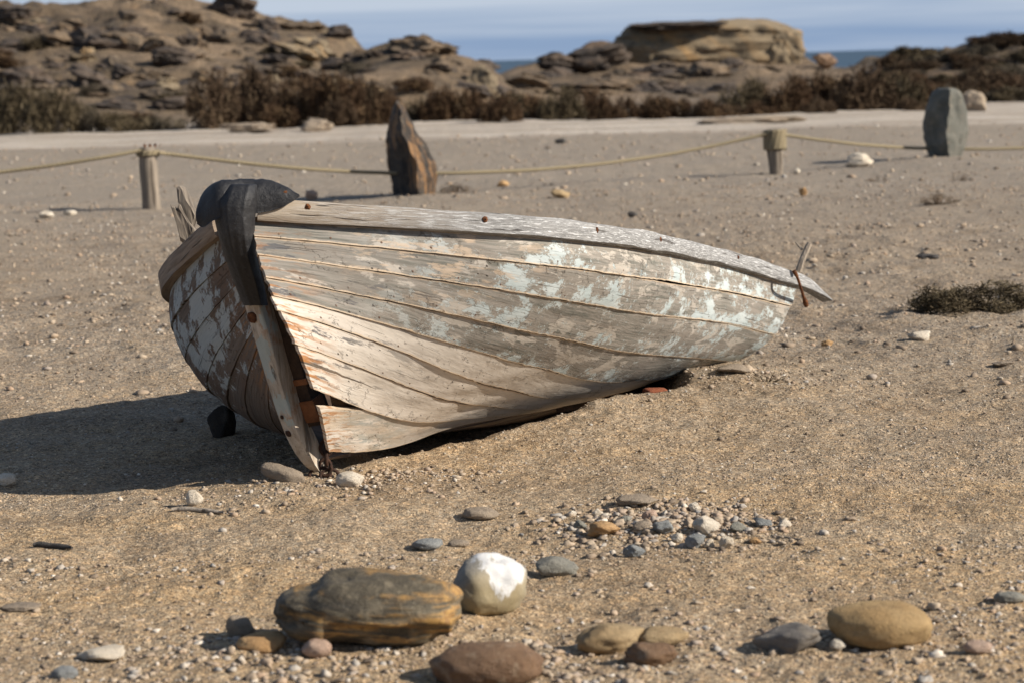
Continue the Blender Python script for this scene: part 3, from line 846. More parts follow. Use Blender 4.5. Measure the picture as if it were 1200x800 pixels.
def hull_side(star, mat):
    ns, nt = 190, 9
    s = np.r_[np.linspace(0, .12, 50, endpoint=False), np.linspace(.12, 1, ns - 50)]
    AV, AF, A1, A2 = [], [], [], []
    off = 0
    T = [np.zeros_like(s)]
    for k in range(1, 9):
        T.append(np.maximum(T[-1], seamT(k, s)))
    sd_ = 0 if star else 500
    for k in range(8):
        # strakes end raggedly at the stem
        r_ = np.random.default_rng(40 + k + sd_)
        s0 = ((-.0035, -.003, -.002, -.001, -.001, 0, 0, 0)[k] + .0025 * r_.random() if star else 0.0)
        ss = s0 + s * (1 - s0)
        t0 = np.interp(ss, s, T[k]); t1 = np.interp(ss, s, T[k + 1])
        wid = np.maximum(t1 - t0, 1e-5)
        U = ss * 3.5
        g_up = .0012 + .0022 * np.clip(vnoise(np.stack([U * 3, U * 0 + k], -1), 5 + sd_), 0, 1)
        g_lo = .0012 + .0028 * np.clip(vnoise(np.stack([U * 2.2, U * 0 + k], -1), 15 + sd_), 0, 1)
        if star:
            bumpf = lambda c0, w_, h_: h_ * np.exp(-((ss - c0) / w_) ** 2)
            if k == 7: g_up = g_up + .055 * np.clip(1 - ss / .075, 0, 1) ** .8
            if k == 6: g_lo = g_lo + .012 * np.clip(1 - ss / .06, 0, 1)
            if k == 4: g_lo = g_lo + bumpf(.33, .10, .007)
            if k == 3: g_lo = g_lo + bumpf(.40, .06, .004)
            if k == 5: g_lo = g_lo + bumpf(.24, .07, .007)
            if k == 0: g_lo = g_lo + bumpf(.60, .12, .006)
            if k == 3: g_lo = g_lo + bumpf(.76, .03, .016)
            if k == 2: g_lo = g_lo + bumpf(.25, .2, .002)
        if k == 0: g_up = g_up * 0
        rg = .0016 * vnoise(np.stack([U * 40, U * 0 + k], -1), 25 + sd_)
        ta = t0 + g_up + rg * (k > 0); tb = t1 - g_lo + rg
        bad = tb < ta
        mid_ = (t0 + t1) / 2
        ta = np.where(bad, mid_, ta); tb = np.where(bad, mid_, tb)
        tv = ta[:, None] + (tb - ta)[:, None] * np.linspace(0, 1, nt)[None]
        ssm = np.broadcast_to(ss[:, None], tv.shape).copy()
        if star:   # ragged plank ends
            endr = .0016 * vnoise(np.stack([tv * 30, tv * 0 + k], -1), 71) * np.clip(1 - ssm / .02, 0, 1)
            ssm = np.minimum(ssm + np.abs(endr), 1)
        Pm = skin(ssm, tv, star)
        e = 1e-3
        ds = skin(np.minimum(ssm + e, 1), tv, star) - skin(ssm - e, tv, star)
        dt = skin(ssm, np.minimum(tv + e, 1), star) - skin(ssm, np.maximum(tv - e, 0), star)
        N = np.cross(ds, dt); N /= np.linalg.norm(N, axis=-1)[..., None] + 1e-12
        ctr = np.array([1.4, 0, .5])
        fl = np.sign(((Pm - ctr) * N * [0, 1, .3]).sum(-1)); fl[fl == 0] = 1
        N = N * (np.sign(np.median(fl)) if True else fl[..., None])
        ramp = np.linspace(0, 1, nt)[None] ** 1.3 * (.25 + .75 * np.clip(ss / .06, 0, 1))[:, None]
        proud = .0042 * ramp * np.clip((tb - ta) / .05, 0, 1)[:, None]       # each strake laps a little over the next
        cup = .0025 * vnoise(np.stack([ssm * 14, tv * 20], -1), 31 + k)
        O = Pm + N * (proud + cup)[..., None]
        I = O - N * .017
        w_m = np.linalg.norm(np.diff(O, axis=1), axis=-1)
        cum = np.concatenate([np.zeros((len(s), 1)), np.cumsum(w_m, 1)], 1)
        tot = cum[:, -1:]
        Ulen = np.concatenate([[0], np.cumsum(np.linalg.norm(np.diff(O[:, nt // 2], axis=0), axis=1))])
        a1 = np.stack([np.broadcast_to(Ulen[:, None], cum.shape), tot - cum, np.full(cum.shape, k)], -1)
        a2 = np.stack([ssm, cum, tv], -1)
        nv = ns * nt
        AV += [O.reshape(-1, 3), I.reshape(-1, 3)]
        A1 += [a1.reshape(-1, 3)] * 2; A2 += [a2.reshape(-1, 3)] * 2
        fo = gridfaces(ns, nt, off); fi = gridfaces(ns, nt, off + nv)[:, ::-1]
        AF += [fo, fi]
        for j in (0, nt - 1):
            i = np.arange(ns - 1)
            q = np.stack([i * nt + j, (i + 1) * nt + j, (i + 1) * nt + j + nv, i * nt + j + nv], -1) + off
            AF.append(q if j == 0 else q[:, ::-1])
        for i in (0, ns - 1):
            j = np.arange(nt - 1)
            q = np.stack([i * nt + j, i * nt + j + 1, i * nt + j + 1 + nv, i * nt + j + nv], -1) + off
            AF.append(q)
        off += 2 * nv
    V = bl(np.concatenate(AV)); F = np.concatenate(AF)
    if not star: F = F[:, ::-1]
    return mobj('hull_side', V, F, mat, boat, True, 38, dict(plank=('FLOAT_VECTOR', np.concatenate(A1)), strake=('FLOAT_VECTOR', np.concatenate(A2))))
hs = hull_side(True, M['hull']); hs['label'] = 'sunlit starboard planking with peeling white and pale blue paint'
hp = hull_side(False, M['port']); hp['label'] = 'shaded port planking, brown wood with blue grey paint patches'

# added dark lining just inside the planks, so that open seams show darkness
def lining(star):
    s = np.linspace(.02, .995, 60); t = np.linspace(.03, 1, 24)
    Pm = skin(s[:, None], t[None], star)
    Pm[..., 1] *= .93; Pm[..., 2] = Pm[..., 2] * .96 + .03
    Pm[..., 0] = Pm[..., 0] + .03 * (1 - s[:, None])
    return mobj('seam_shade_lining', bl(Pm), gridfaces(60, 24), M['inner'], boat)
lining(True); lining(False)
# transom
t = np.linspace(0, 1, 20)
a = hull(1.0, t, True); b = hull(1.0, t, False)
ring = np.concatenate([a, b[::-1]])
ring2 = ring + [-.025, 0, 0]
m_ = len(ring)
F = [list(range(m_)), list(range(m_, 2 * m_))[::-1]] + [[i, (i + 1) % m_, (i + 1) % m_ + m_, i + m_] for i in range(m_)]
mobj('transom', bl(np.concatenate([ring * [1, .985, 1] + [.004, 0, 0], ring2 * [1, .97, 1]])), F, M['driftwood'], boat, False)

# gunwale rails
def rail(star, mat, s0, ext):
    s = np.linspace(s0, 1, 120)
    B = skin(s, 0 * s, star)
    if star:
        d0 = B[0] - B[2]; d0 /= np.linalg.norm(d0)
        B = np.concatenate([B[:1] + d0 * .022, B])
        s = np.r_[0, s]
    tg = np.gradient(B, axis=0); tg /= np.linalg.norm(tg, axis=1)[:, None]
    if ext:
        # beyond this station the rail springs straight on, past the planking
        i0 = np.searchsorted(s, .90)
        d = tg[i0]; d = d / np.linalg.norm(d)
        step = np.linalg.norm(B[1] - B[0])
        ln = np.cumsum(np.linalg.norm(np.diff(B[i0:], axis=0), axis=1))
        tgt = B[-1]
        B[i0 + 1:] = .75 * (B[i0] + d * ln[:, None]) + .25 * B[i0 + 1:]
        d2 = B[-1] - B[-6]; d2 /= np.linalg.norm(d2)
        xq = np.linspace(.02, ext, 14)[:, None]
        B = np.concatenate([B, B[-1] + d2 * xq + np.array([0, 0, -.30]) * xq ** 2])
        tg = np.gradient(B, axis=0); tg /= np.linalg.norm(tg, axis=1)[:, None]
    out = np.cross(tg, [0, 0, 1]); out /= np.linalg.norm(out, axis=1)[:, None]
    if (out[len(out) // 2][1] < 0) == star: out = -out
    upv = np.cross(out, tg); upv *= np.sign(upv[:, 2:3])
    m = len(B)
    h = np.linspace(.075, .066, m); w_ = np.full(m, .036)
    if ext:
        q = np.clip((np.arange(m) - (m - 17)) / 16.0, 0, 1)
        h = h * (1 - .86 * q ** 1.3)
    U = np.r_[0, np.cumsum(np.linalg.norm(np.diff(B, axis=0), axis=1))]
    prof = [(.0, .0), (.5, -.004), (.92, .0), (1, .06), (1.03, .5), (1, .92), (.88, 1), (.3, 1.01), (-.5, 1.0), (-.6, .9), (-.6, .02)]
    prof = np.array(prof)
    nz_ = .0035 * vnoise(np.stack([U[:, None] * 6 + 0 * prof[None, :, 0], np.arange(len(prof))[None] * .9 + 0 * U[:, None]], -1), 9 + star)
    V = B[:, None] + out[:, None] * ((prof[None, :, 0] * w_[:, None] + nz_)[..., None]) + upv[:, None] * ((prof[None, :, 1] * h[:, None] + nz_)[..., None])
    n_ = len(prof)
    pl = np.cumsum(np.r_[0, np.linalg.norm(np.diff(prof * [.036, .083], axis=0), axis=1)])
    at = np.stack([np.broadcast_to(U[:, None], (m, n_)), np.broadcast_to(pl[None], (m, n_)), np.full((m, n_), 3.)], -1)
    F = gridfaces(m, n_, 0, True).tolist() + [list(range(n_))[::-1], list(range((m - 1) * n_, m * n_))]
    o = mobj('gunwale', bl(V.reshape(-1, 3)), F, mat, boat, True, 45, dict(plank=('FLOAT_VECTOR', at.reshape(-1, 3))))
    return B, out, upv, o
RB, RO, RU, ro = rail(True, M['rail'], .004, .31); ro['label'] = 'silvery grey top rail with white flecks, broken off at the stern'
PB, PO, PU, po = rail(False, M['rail2'], .012, 0); po['label'] = 'brown shaded top rail on the port bow'

# bolts along the starboard rail
def rail_at(px):
    Wp = b2w(RB + RU * .04 + RO * .038)
    d = Wp - CAM
    xp = 600 + FPX * (d @ rt) / (d @ fw)
    i = int(np.argmin(np.abs(xp - px)))
    return i
for px, hgt, r_ in ((360, .055, .014), (571, .047, .012), (702, .045, .012), (775, .046, .014), (867, .045, .011)):
    i = rail_at(px)
    c = RB[i] + RU[i] * hgt + RO[i] * .0355
    r_ *= .68
    th = np.linspace(0, 2 * np.pi, 12, endpoint=False)
    tg_ = np.cross(RO[i], RU[i])
    V, F = [], []
    for q, rr in ((0, 1.25), (.002, 1.1), (.0045, .75), (.006, .3)):
        rad = r_ * rr * (1 + .2 * rng.normal(size=12) * (rr > 1))
        V.append(c + RO[i] * q + np.cos(th)[:, None] * rad[:, None] * tg_ + np.sin(th)[:, None] * rad[:, None] * RU[i])
    F = gridfaces(4, 12, 0, True).tolist() + [list(range(36, 48))]
    mobj('bolt', bl(np.concatenate(V)), F, M['rust'], boat)

# stem post: a sawn timber standing off the sprung planks
SPth = resample(SV, 46)
tg = np.gradient(SPth, axis=0); tg /= np.linalg.norm(tg, axis=1)[:, None]
fwd = np.cross(tg, [0, 1, 0]); fwd *= np.sign(-fwd[:, :1]); fwd /= np.linalg.norm(fwd, axis=1)[:, None]
prof = np.array([(-1, .6), (-1.0, .9), (-.85, 1), (0, 1.02), (.85, 1), (1, .9), (1.0, .3), (.98, -.9), (0, -1), (-.98, -.9), (-1, -.2)])
hw = np.interp(np.linspace(0, 1, 46), [0, .75, .9, 1], [.034, .031, .030, .014])
hd = np.interp(np.linspace(0, 1, 46), [0, .85, .95, 1], [.046, .044, .038, .022])
nz_ = .0045 * vnoise(np.stack([np.arange(46)[:, None] * .25 + 0 * prof[None, :, 0], np.arange(len(prof))[None] * 1.3 + np.zeros((46, 1))], -1), 77)
V = SPth[:, None] + np.array([0, 1, 0]) * (prof[None, :, 0] * hw[:, None] + nz_)[..., None] + fwd[:, None] * ((prof[None, :, 1] * hd[:, None] - .045 + nz_)[..., None])
F = gridfaces(46, len(prof), 0, True).tolist() + [list(range(len(prof)))[::-1], list(range(45 * len(prof), 46 * len(prof)))]
mobj('stem', bl(V.reshape(-1, 3)), F, M['stem'], boat, True, 42)
# nail holes in the stem
for px, py, r_ in ((325, 490, .010), (339, 508, .016), (301, 371, .026)):
    j = int(np.argmin(np.abs((600 + FPX * ((b2w(SPth) - CAM) @ rt) / ((b2w(SPth) - CAM) @ fw)) * 0 + (400 - FPX * ((b2w(SPth) - CAM) @ up) / ((b2w(SPth) - CAM) @ fw)) - py)))
    c = SPth[j] + fwd[j] * (hd[j] * 1.02 - .045 + .001)
    cw = on_plane(px, py, 0); c = c + (cw - SPth[j]) * [0, 0, 0] + np.array([0, 1, 0]) * (-.012)
    P, F = stone_verts((r_ * 1.6, r_ * 1.6, .012), 3, 0, 2, .15)
    B3 = np.stack([np.array([0, 1., 0]), tg[j], fwd[j]])
    mobj('bolt', bl(c + P @ B3), F, M['rust'] if r_ > .02 else M['darkiron'], boat)
# apron (inner stem) showing rusty through the gap between stem and planks
AP = SPth - fwd * .115 + np.array([0, .030, 0])
V = []
for i in range(46):
    for a_, b_ in ((-.05, .04), (.05, .04), (.05, -.05), (-.05, -.05)):
        V.append(AP[i] + np.array([0, a_, 0]) + fwd[i] * b_)
F = gridfaces(38, 4, 0, True).tolist() + [[0, 1, 2, 3], [148, 149, 150, 151]]
mobj('apron', bl(V[:152]), F, M['inner'], boat, False)
for y0_, y1_ in ((440, 449), (463, 487)):  # sunlit spots on the apron, painted as lighter rust bands
    Wc = b2w(AP); d = Wc - CAM; yy = 400 - FPX * (d @ up) / (d @ fw)
    i0, i1 = int(np.argmin(np.abs(yy - y0_))), int(np.argmin(np.abs(yy - y1_)))
    i1 = max(i1, i0 + 1)
    V = []
    for i in range(i0, i1 + 1):
        for a_, b_ in ((-.056, .046), (.060, .047), (.060, -.02), (-.056, -.02)):
            V.append(AP[i] + np.array([0, a_, 0]) + fwd[i] * b_)
    mm = i1 - i0 + 1
    mobj('sunlit_apron_spot', bl(V), gridfaces(mm, 4, 0, True).tolist() + [[0, 1, 2, 3], list(range(4 * mm - 4, 4 * mm))], M['apron'], boat, False)
# keel
s = np.linspace(.66, 1, 50)
K = hull(s, 1 + 0 * s, True) * [1, 0, 1]
V = []
for i in range(50):
    for a_, b_ in ((-.022, .015), (.022, .015), (.020, -.03), (-.020, -.03)):
        V.append(K[i] + [0, a_, b_])
mobj('keel', bl(V), gridfaces(50, 4, 0, True).tolist() + [[0, 1, 2, 3], [196, 197, 198, 199]], M['inner'], boat, False)

# black rubber flap nailed over the stem head
def rubber():
    # saddle lying over the stem head, from its open hollow end to the nailed tip
    stations = [  # px x, top y, lower front edge y, half depth
        (231, 243, 259, .035), (234, 231, 260, .045), (240, 222, 258, .056), (249, 215, 251, .064), (260, 212, 246, .070), (273, 211, 245, .074),
        (286, 210, 244, .074), (298, 210, 243, .070), (308, 211, 242, .062), (318, 212, 241, .056), (328, 216, 239, .042), (337, 221, 236, .030),
        (344, 225, 234, .018), (350, 228.5, 231, .006)]
    Dst = (b2w(SPth[0])[1])
    Rw = b2w(RB + RU * .06 + RO * .040)[:50]
    rd = Rw - CAM; rpx = 600 + FPX * (rd @ rt) / (rd @ fw)
    def front(x):
        return float(np.interp(x, rpx, Rw[:, 1])) - .016 - .05 * sstep(300, 262, x) + .05 * sstep(258, 232, x)
    th = np.linspace(-.25, math.pi + .25, 19)
    outer = []
    stt = np.array(stations); xq = np.linspace(231, 350, 70)
    stt = np.stack([xq] + [np.interp(xq, stt[:, 0], stt[:, q]) for q in (1, 2, 3)], -1)
    for _ in range(4): stt[1:-1, 1:] = .25 * stt[:-2, 1:] + .5 * stt[1:-1, 1:] + .25 * stt[2:, 1:]
    rib = sum(a_ * np.exp(-((xq - c_) / 1.9) ** 2) for a_, c_ in ((1, 259), (-.8, 272), (1, 281), (-.9, 299), (.8, 306), (-.6, 322)))
    stt[:, 1] -= 1.0 * rib; stt[:, 3] += .0035 * rib
    stations = [tuple(q) for q in stt]
    for x, yt, yb, hd_ in stations:
        dep = front(x) + hd_ - (.0 if x < 310 else 0)
        top = Pd(x, yt, dep); bot = Pd(x, yb, dep)
        h_ = top[2] - bot[2]
        ring = [np.array([top[0] * (1) , dep - hd_ * math.cos(a_), bot[2] + h_ * (.0 + 1.0 * max(math.sin(a_), -.2)) ]) for a_ in th]
        outer.append(ring)
    O = np.array(outer)
    m, n_ = O.shape[:2]
    O = O + .004 * vnoise(O * 25, 5)[..., None]
    # ribs moulded into the rubber
    ctr = O.mean(1, keepdims=True)
    I = ctr + (O - ctr) * .86; I[:, :, 0] = O[:, :, 0]
    V1 = np.concatenate([O.reshape(-1, 3), I.reshape(-1, 3)])
    nv = m * n_
    F1 = gridfaces(m, n_).tolist() + [f[::-1] for f in gridfaces(m, n_, nv).tolist()]
    for j in (0, n_ - 1):
        for i in range(m - 1): F1.append([i * n_ + j, (i + 1) * n_ + j, (i + 1) * n_ + j + nv, i * n_ + j + nv])
    for i in (0, m - 1):
        for j in range(n_ - 1): F1.append([i * n_ + j, i * n_ + j + 1, i * n_ + j + 1 + nv, i * n_ + j + nv])
    # strap hanging down the front of the stem
    rows = [(216, 262, 303), (228, 254, 303), (240, 250, 301), (252, 250.5, 299.5), (265, 253, 299), (278, 256.5, 299), (290, 259.5, 299.7), (303, 263.5, 301.5),
            (316, 268.5, 305), (328, 273, 308.5), (340, 277.5, 311), (350, 281.5, 313), (358, 285, 314.5)]
    Sw = b2w(SPth + fwd * .02)
    sd_ = Sw - CAM; sy = 400 - FPX * (sd_ @ up) / (sd_ @ fw)
    nn = 33
    qa = np.linspace(-1, 1, nn)
    S1 = []
    for r_i, (y, xl, xr) in enumerate(rows):
        q_ = sstep(262, 372, y)
        dep = (front(276) + .036) * (1 - q_) + (np.interp(y, sy, Sw[:, 1]) + .012) * q_
        row = []
        for q in qa:
            x = (xl + xr) / 2 + (xr - xl) / 2 * math.sin(q * 1.45) / math.sin(1.45)
            bulge = .095 * math.cos(q * 1.45) - .02
            rib = .004 * (abs(math.sin(q * 7.0)) > .93)
            row.append(Pd(x, y, dep - bulge - rib * 0 + (.05 if y < 232 else 0) * (232 - y) / 16))
        S1.append(row)
    S1 = np.array(S1)
    S1[:, :, 1] += .005 * vnoise(S1 * 16, 9)
    # two moulded ridges down the strap
    for c0 in (-.28, .34):
        S1[:, :, 1] -= (.007 * np.exp(-((qa - c0) / .10) ** 2))[None]
    # resample for smoothness
    m2 = 48
    S2 = np.stack([np.stack([np.interp(np.linspace(0, 1, m2), np.linspace(0, 1, len(rows)), S1[:, j, c]) for c in range(3)], -1) for j in range(nn)], 1)
    for _ in range(3): S2[1:-1] = .25 * S2[:-2] + .5 * S2[1:-1] + .25 * S2[2:]
    B2 = S2.copy(); c2 = S2.mean(1, keepdims=True); B2 = c2 + (S2 - c2) * .86; B2[:, :, 1] += .022
    V2 = np.concatenate([S2.reshape(-1, 3), B2.reshape(-1, 3)])
    nv2 = m2 * nn
    F2 = gridfaces(m2, nn).tolist() + [f[::-1] for f in gridfaces(m2, nn, nv2).tolist()]
    for j in (0, nn - 1):
        for i in range(m2 - 1): F2.append([i * nn + j, (i + 1) * nn + j, (i + 1) * nn + j + nv2, i * nn + j + nv2])
    for i in (0, m2 - 1):
        for j in range(nn - 1): F2.append([i * nn + j, i * nn + j + 1, i * nn + j + 1 + nv2, i * nn + j + nv2])
    V, F = join([(V1, F1), (V2, F2)])
    o = mobj('rubber_flap', bl(w2b(V)), F, M['rubber'], boat, True, 60)
    md = o.modifiers.new('sub', 'SUBSURF'); md.levels = 1; md.render_levels = 1
    o['label'] = 'black rubber flap folded over the bow and nailed at its pointed tip'
    P, F = stone_verts((.018, .008, .018), 3, 0, 2, .1)
    c = Pd(334, 226.5, front(334) + .012)
    mobj('nail', bl(w2b(P + c)), F, M['rust'], o)
rubber()

# splintered timber standing behind the port bow
def shard(pix, dep, thick, seed, name='broken_timber', mat=None):
    pts = np.array([Pd(x, y, dep) for x, y in pix])
    m = len(pts)
    back = pts + [0.01, thick, 0]
    ctr = pts.mean(0)
    back = ctr + [0, thick, 0] + (pts - ctr) * .9
    midp = ctr + (pts - ctr) * .80 + [0, -.012, 0]
    V = np.concatenate([pts, back, midp])
    F = [[i, (i + 1) % m, (i + 1) % m + m, i + m] for i in range(m)] + [list(range(m, 2 * m))] + [[i, (i + 1) % m, (i + 1) % m + 2 * m, i + 2 * m] for i in range(m)] + [list(range(2 * m, 3 * m))]
    return mobj(name, bl(w2b(V + .006 * vnoise(V * 60, seed)[:, None])), F, mat or M['post'], boat, False)
shard([(199, 240), (203, 241), (207, 246), (210, 239), (215, 250), (222, 262), (230, 270), (220, 290), (211, 283), (205, 262)], 7.62, .05, 1)
shard([(208, 219), (211, 217), (215, 222), (220, 232), (226, 243), (231, 256), (226, 272), (217, 262), (212, 250), (209, 236)], 7.70, .045, 2)
# broken stake and rusty rod at the stern
V, F = tube([Pd(936, 318, 9.82), Pd(941, 303, 9.82), Pd(947, 289, 9.83), Pd(949, 285, 9.83)], [.017, .016, .015, .012], 7)
mobj('broken_stake', bl(w2b(V)), F, M['driftwood'], boat, False)
V, F = tube([Pd(932, 284, 9.85), Pd(940, 293, 9.83)], [.003, .007], 6)
mobj('splinter', bl(w2b(V)), F, M['driftwood'], boat, False)
V, F = tube(resample([Pd(930, 317, 9.70), Pd(934, 323, 9.68), Pd(938, 336, 9.78), Pd(941, 346, 9.88), Pd(945, 358, 9.95)], 14), np.r_[[.010] * 2, [.007] * 9, [.010, .014, .012]], 7)
mobj('rusty_rod', bl(w2b(V)), F, M['rust'], boat)

# ------------------------------------------------------------------ things touching the boat
def torus(c, R_, r_, ax1, ax2, nR=18, nr=8, ell=1.4):
    a = np.linspace(0, 2 * np.pi, nR, endpoint=False)
    ax1 = np.array(ax1, float); ax2 = np.array(ax2, float); ax3 = np.cross(ax1, ax2)
    V = []
    for q in a:
        ctr = np.cos(q) * ax1 * R_ * ell + np.sin(q) * ax2 * R_
        nrm = np.cos(q) * ax1 + np.sin(q) * ax2
        for p in np.linspace(0, 2 * np.pi, nr, endpoint=False):
            V.append(c + ctr + r_ * (np.cos(p) * nrm + np.sin(p) * ax3))
    F = []
    for i in range(nR):
        for j in range(nr):
            F.append([i * nr + j, ((i + 1) % nR) * nr + j, ((i + 1) % nR) * nr + (j + 1) % nr, i * nr + (j + 1) % nr])
    return np.array(V), F
chain = empty('iron_chain', (0, 0, 0))
cb = G(380, 562)
chain.location = cb
tag(chain, 'short dark rusty chain hanging at the foot of the stem post', 'chain')
links = [((382, 524), 0, .020), ((383, 536), 1, .020), ((381, 547), 0, .022), ((375, 556), 2, .028), ((386, 557), 2, .024)]
for (px, py), o_, R_ in links:
    c = Pd(px, py, cb[1] + .02) - cb
    ax = {0: ((0, 0, 1), (1, 0, 0)), 1: ((0, 0, 1), (0, 1, 0)), 2: ((1, .2, 0), (0, .45, .9))}[o_]
    a1, a2 = [np.array(q) / np.linalg.norm(q) for q in ax]
    V, F = torus(c, R_, .0065, a1, a2)
    mobj('link', V, F, M['darkiron'], chain)
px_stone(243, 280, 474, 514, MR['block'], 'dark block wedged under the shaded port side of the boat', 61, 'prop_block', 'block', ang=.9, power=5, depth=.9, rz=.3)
px_stone(302, 362, 550, 571, MR['mid'], 'long grey brown stone lying against the foot of the stem', 62, ang=.1, power=2.6, depth=.40, rz=-.30, tilt=(0, .24))
px_stone(393, 428, 553, 574, MR['cream'], 'cream coloured shell-like stone beside the chain at the bow', 63, ang=.25, depth=.7)
px_stone(754, 783, 449, 466, MR['brick'], 'red brick supporting the boat under its stern', 64, 'brick', 'brick', ang=.3, power=9, depth=.8, rough=.02, rz=.3, lift=.085)

# ------------------------------------------------------------------ foreground stones
P, F = stone_verts((.492, .27, .195), 5, .18, 5, .045, 2.9)
# a shoulder at its left end and a split ledge along the front
P[:, 2] -= .018 * np.exp(-((P[:, 0] + .145) / .03) ** 2) * (P[:, 2] > 0)
P[:, 2] *= 1 - .30 * sstep(-.10, -.245, P[:, 0])
fr_ = (P[:, 1] < -.03)
P[:, 1] += np.where(fr_, .028 * sstep(-.005, -.02, P[:, 2]) * sstep(-.12, -.07, P[:, 0]) * sstep(.23, .18, P[:, 0]), 0)
g = G(430, 774)
o = place('stone', P, F, MR['banded'], 0, 0, -.04, 'large dark smooth stone with orange bands, biggest of the foreground', 'stone', None, .08, (0, .035), None, (g[0], g[1] + .11, float(gz(g[0], g[1] + .1))))
g_ = 'loose stones in the foreground'
px_stone(527, 620, 645, 723, MR['splash'], 'rounded grey stone splashed with white paint', 72, power=2.1, depth=.8, rough=.06, rz=.3)
px_stone(500, 642, 752, 812, MR['brown'], 'brown rounded stone cut off by the bottom edge of the picture', 73, power=2.2, depth=.6, rough=.05)
px_stone(674, 762, 729, 768, MR['tan'], 'angular tan stone with a peaked top, left of a flatter pale one', 74, ang=.7, depth=.6, rough=.06, rz=.2)
px_stone(745, 809, 739, 764, MR['tan'], 'low pale tan stone behind the peaked tan one', 75, ang=.3, depth=.7)
px_stone(729, 797, 755, 786, MR['brown'], 'small rough brown chunk in front of two tan stones', 76, ang=.7, depth=.6, rough=.08)
px_stone(882, 968, 734, 769, MR['greywedge'], 'flat grey wedge-shaped stone beside the ochre boulder', 77, ang=.85, depth=.7, rz=-.4, tilt=(0, -.12), power=3)
px_stone(966, 1096, 711, 768, MR['ochre'], 'large rounded ochre boulder in the foreground on the right', 78, ang=.25, depth=.75, power=2.3, rough=.035)
px_stone(627, 679, 646, 673, MR['grey'], 'grey stone with a pointed left end, just behind the white-splashed stone', 79, ang=.45, depth=.7)
px_stone(482, 520, 626, 642, MR['blue'], 'small blue grey stone on the open sand before the boat', 80, ang=.4)
px_stone(524, 551, 628, 638, MR['mid'], 'tiny tan stone right of the small blue grey one', 81)
px_stone(541, 586, 590, 606, MR['mid'], 'flat brown stone half buried below the middle of the hull', 82, ang=.4)
px_stone(218, 239, 576, 596, MR['cream'], 'small cream stone standing on end left of the bow', 83, ang=.5, depth=.5, bury=.06)
px_stone(276, 338, 746, 773, MR['orange'], 'flat orange tan stone left of the large banded stone', 84, ang=.3)
px_stone(354, 391, 757, 781, MR['pinkish'], 'pinkish pebble touching the front of the large banded stone', 85, ang=.3)
px_stone(264, 300, 722, 751, MR['mid'], 'greyish tan pointed stone behind the flat orange one', 86, ang=.6)
px_stone(88, 148, 762, 781, MR['cream'], 'pale jagged flat stone in the lower left foreground', 87, ang=.8, depth=.8)
px_stone(60, 93, 787, 804, MR['blue'], 'blue grey pebble at the lower left edge', 88, ang=.1)
px_stone(1164, 1202, 696, 712, MR['grey'], 'grey pebble cut by the right edge of the picture', 89, ang=.2)
px_stone(1128, 1163, 760, 778, MR['pinkish'], 'pink pebble right of the ochre boulder', 90, ang=.3)
px_stone(972, 992, 755, 769, MR['cream'], 'small white pebble in front of the ochre boulder', 91, ang=.5)
px_stone(-4, 21, 555, 571, MR['cream'], 'pale stone at the left edge just outside the shadow', 92, ang=.3)
px_stone(0, 50, 706, 716, MR['mid'], 'very flat tan stone at the far left of the foreground', 93, ang=.4)
gm = [(687, 728, 610, 630, 'orange', 'orange stone at the left of the gravel heap', .4), (811, 846, 603, 627, 'cream', 'largest white stone of the gravel heap', .7),
      (802, 828, 622, 641, 'blue', 'dark blue grey stone at the front of the gravel heap', .5), (729, 757, 633, 651, 'blue', 'pale blue stone at the lower left of the gravel heap', .5),
      (842, 860, 625, 641, 'cream', 'white pebble right of the dark blue stone of the heap', .5), (721, 771, 580, 597, 'mid', 'flat brown stone on top of the gravel heap', .5),
      (752, 771, 597, 612, 'pinkish', 'pinkish pebble in the middle of the gravel heap', .3), (786, 801, 621, 634, 'cream', 'small white pebble in the front of the gravel heap', .4),
      (854, 876, 609, 624, 'grey', 'grey angular stone at the right of the gravel heap', .7), (884, 905, 603, 616, 'blue', 'blue grey chip beyond the right end of the heap', .6),
      (911, 929, 606, 616, 'cream', 'white chip furthest right of the gravel heap', .7), (764, 790, 610, 628, 'blue', 'blue chip half buried in the heap', .6),
      (741, 763, 612, 626, 'mid', 'tan pebble in the gravel heap', .4), (693, 708, 593, 605, 'cream', 'pale pebble on the left slope of the gravel heap', .5),
      (806, 822, 592, 603, 'cream', 'pale chip at the back of the gravel heap', .5), (725, 741, 603, 614, 'grey', 'grey pebble above the orange stone in the heap', .5),
      (671, 688, 608, 620, 'grey', 'grey pebble left of the orange stone', .4), (877, 893, 626, 634, 'orange', 'small orange pebble right of the heap', .4),
      (664, 676, 595, 603, 'cream', 'tiny white pebble on the far left of the gravel heap', .4), (824, 838, 628, 640, 'cream', 'white pebble touching the dark blue stone', .4)]
for i, (x0, x1, y0, y1, mk, lb, ag) in enumerate(gm):
    px_stone(x0, x1, y0, y1, MR[mk], lb, 200 + i, ang=min(1, ag + .35), sub=4, rough=.08, power=2.6, group='stones of the gravel heap', depth=.8)
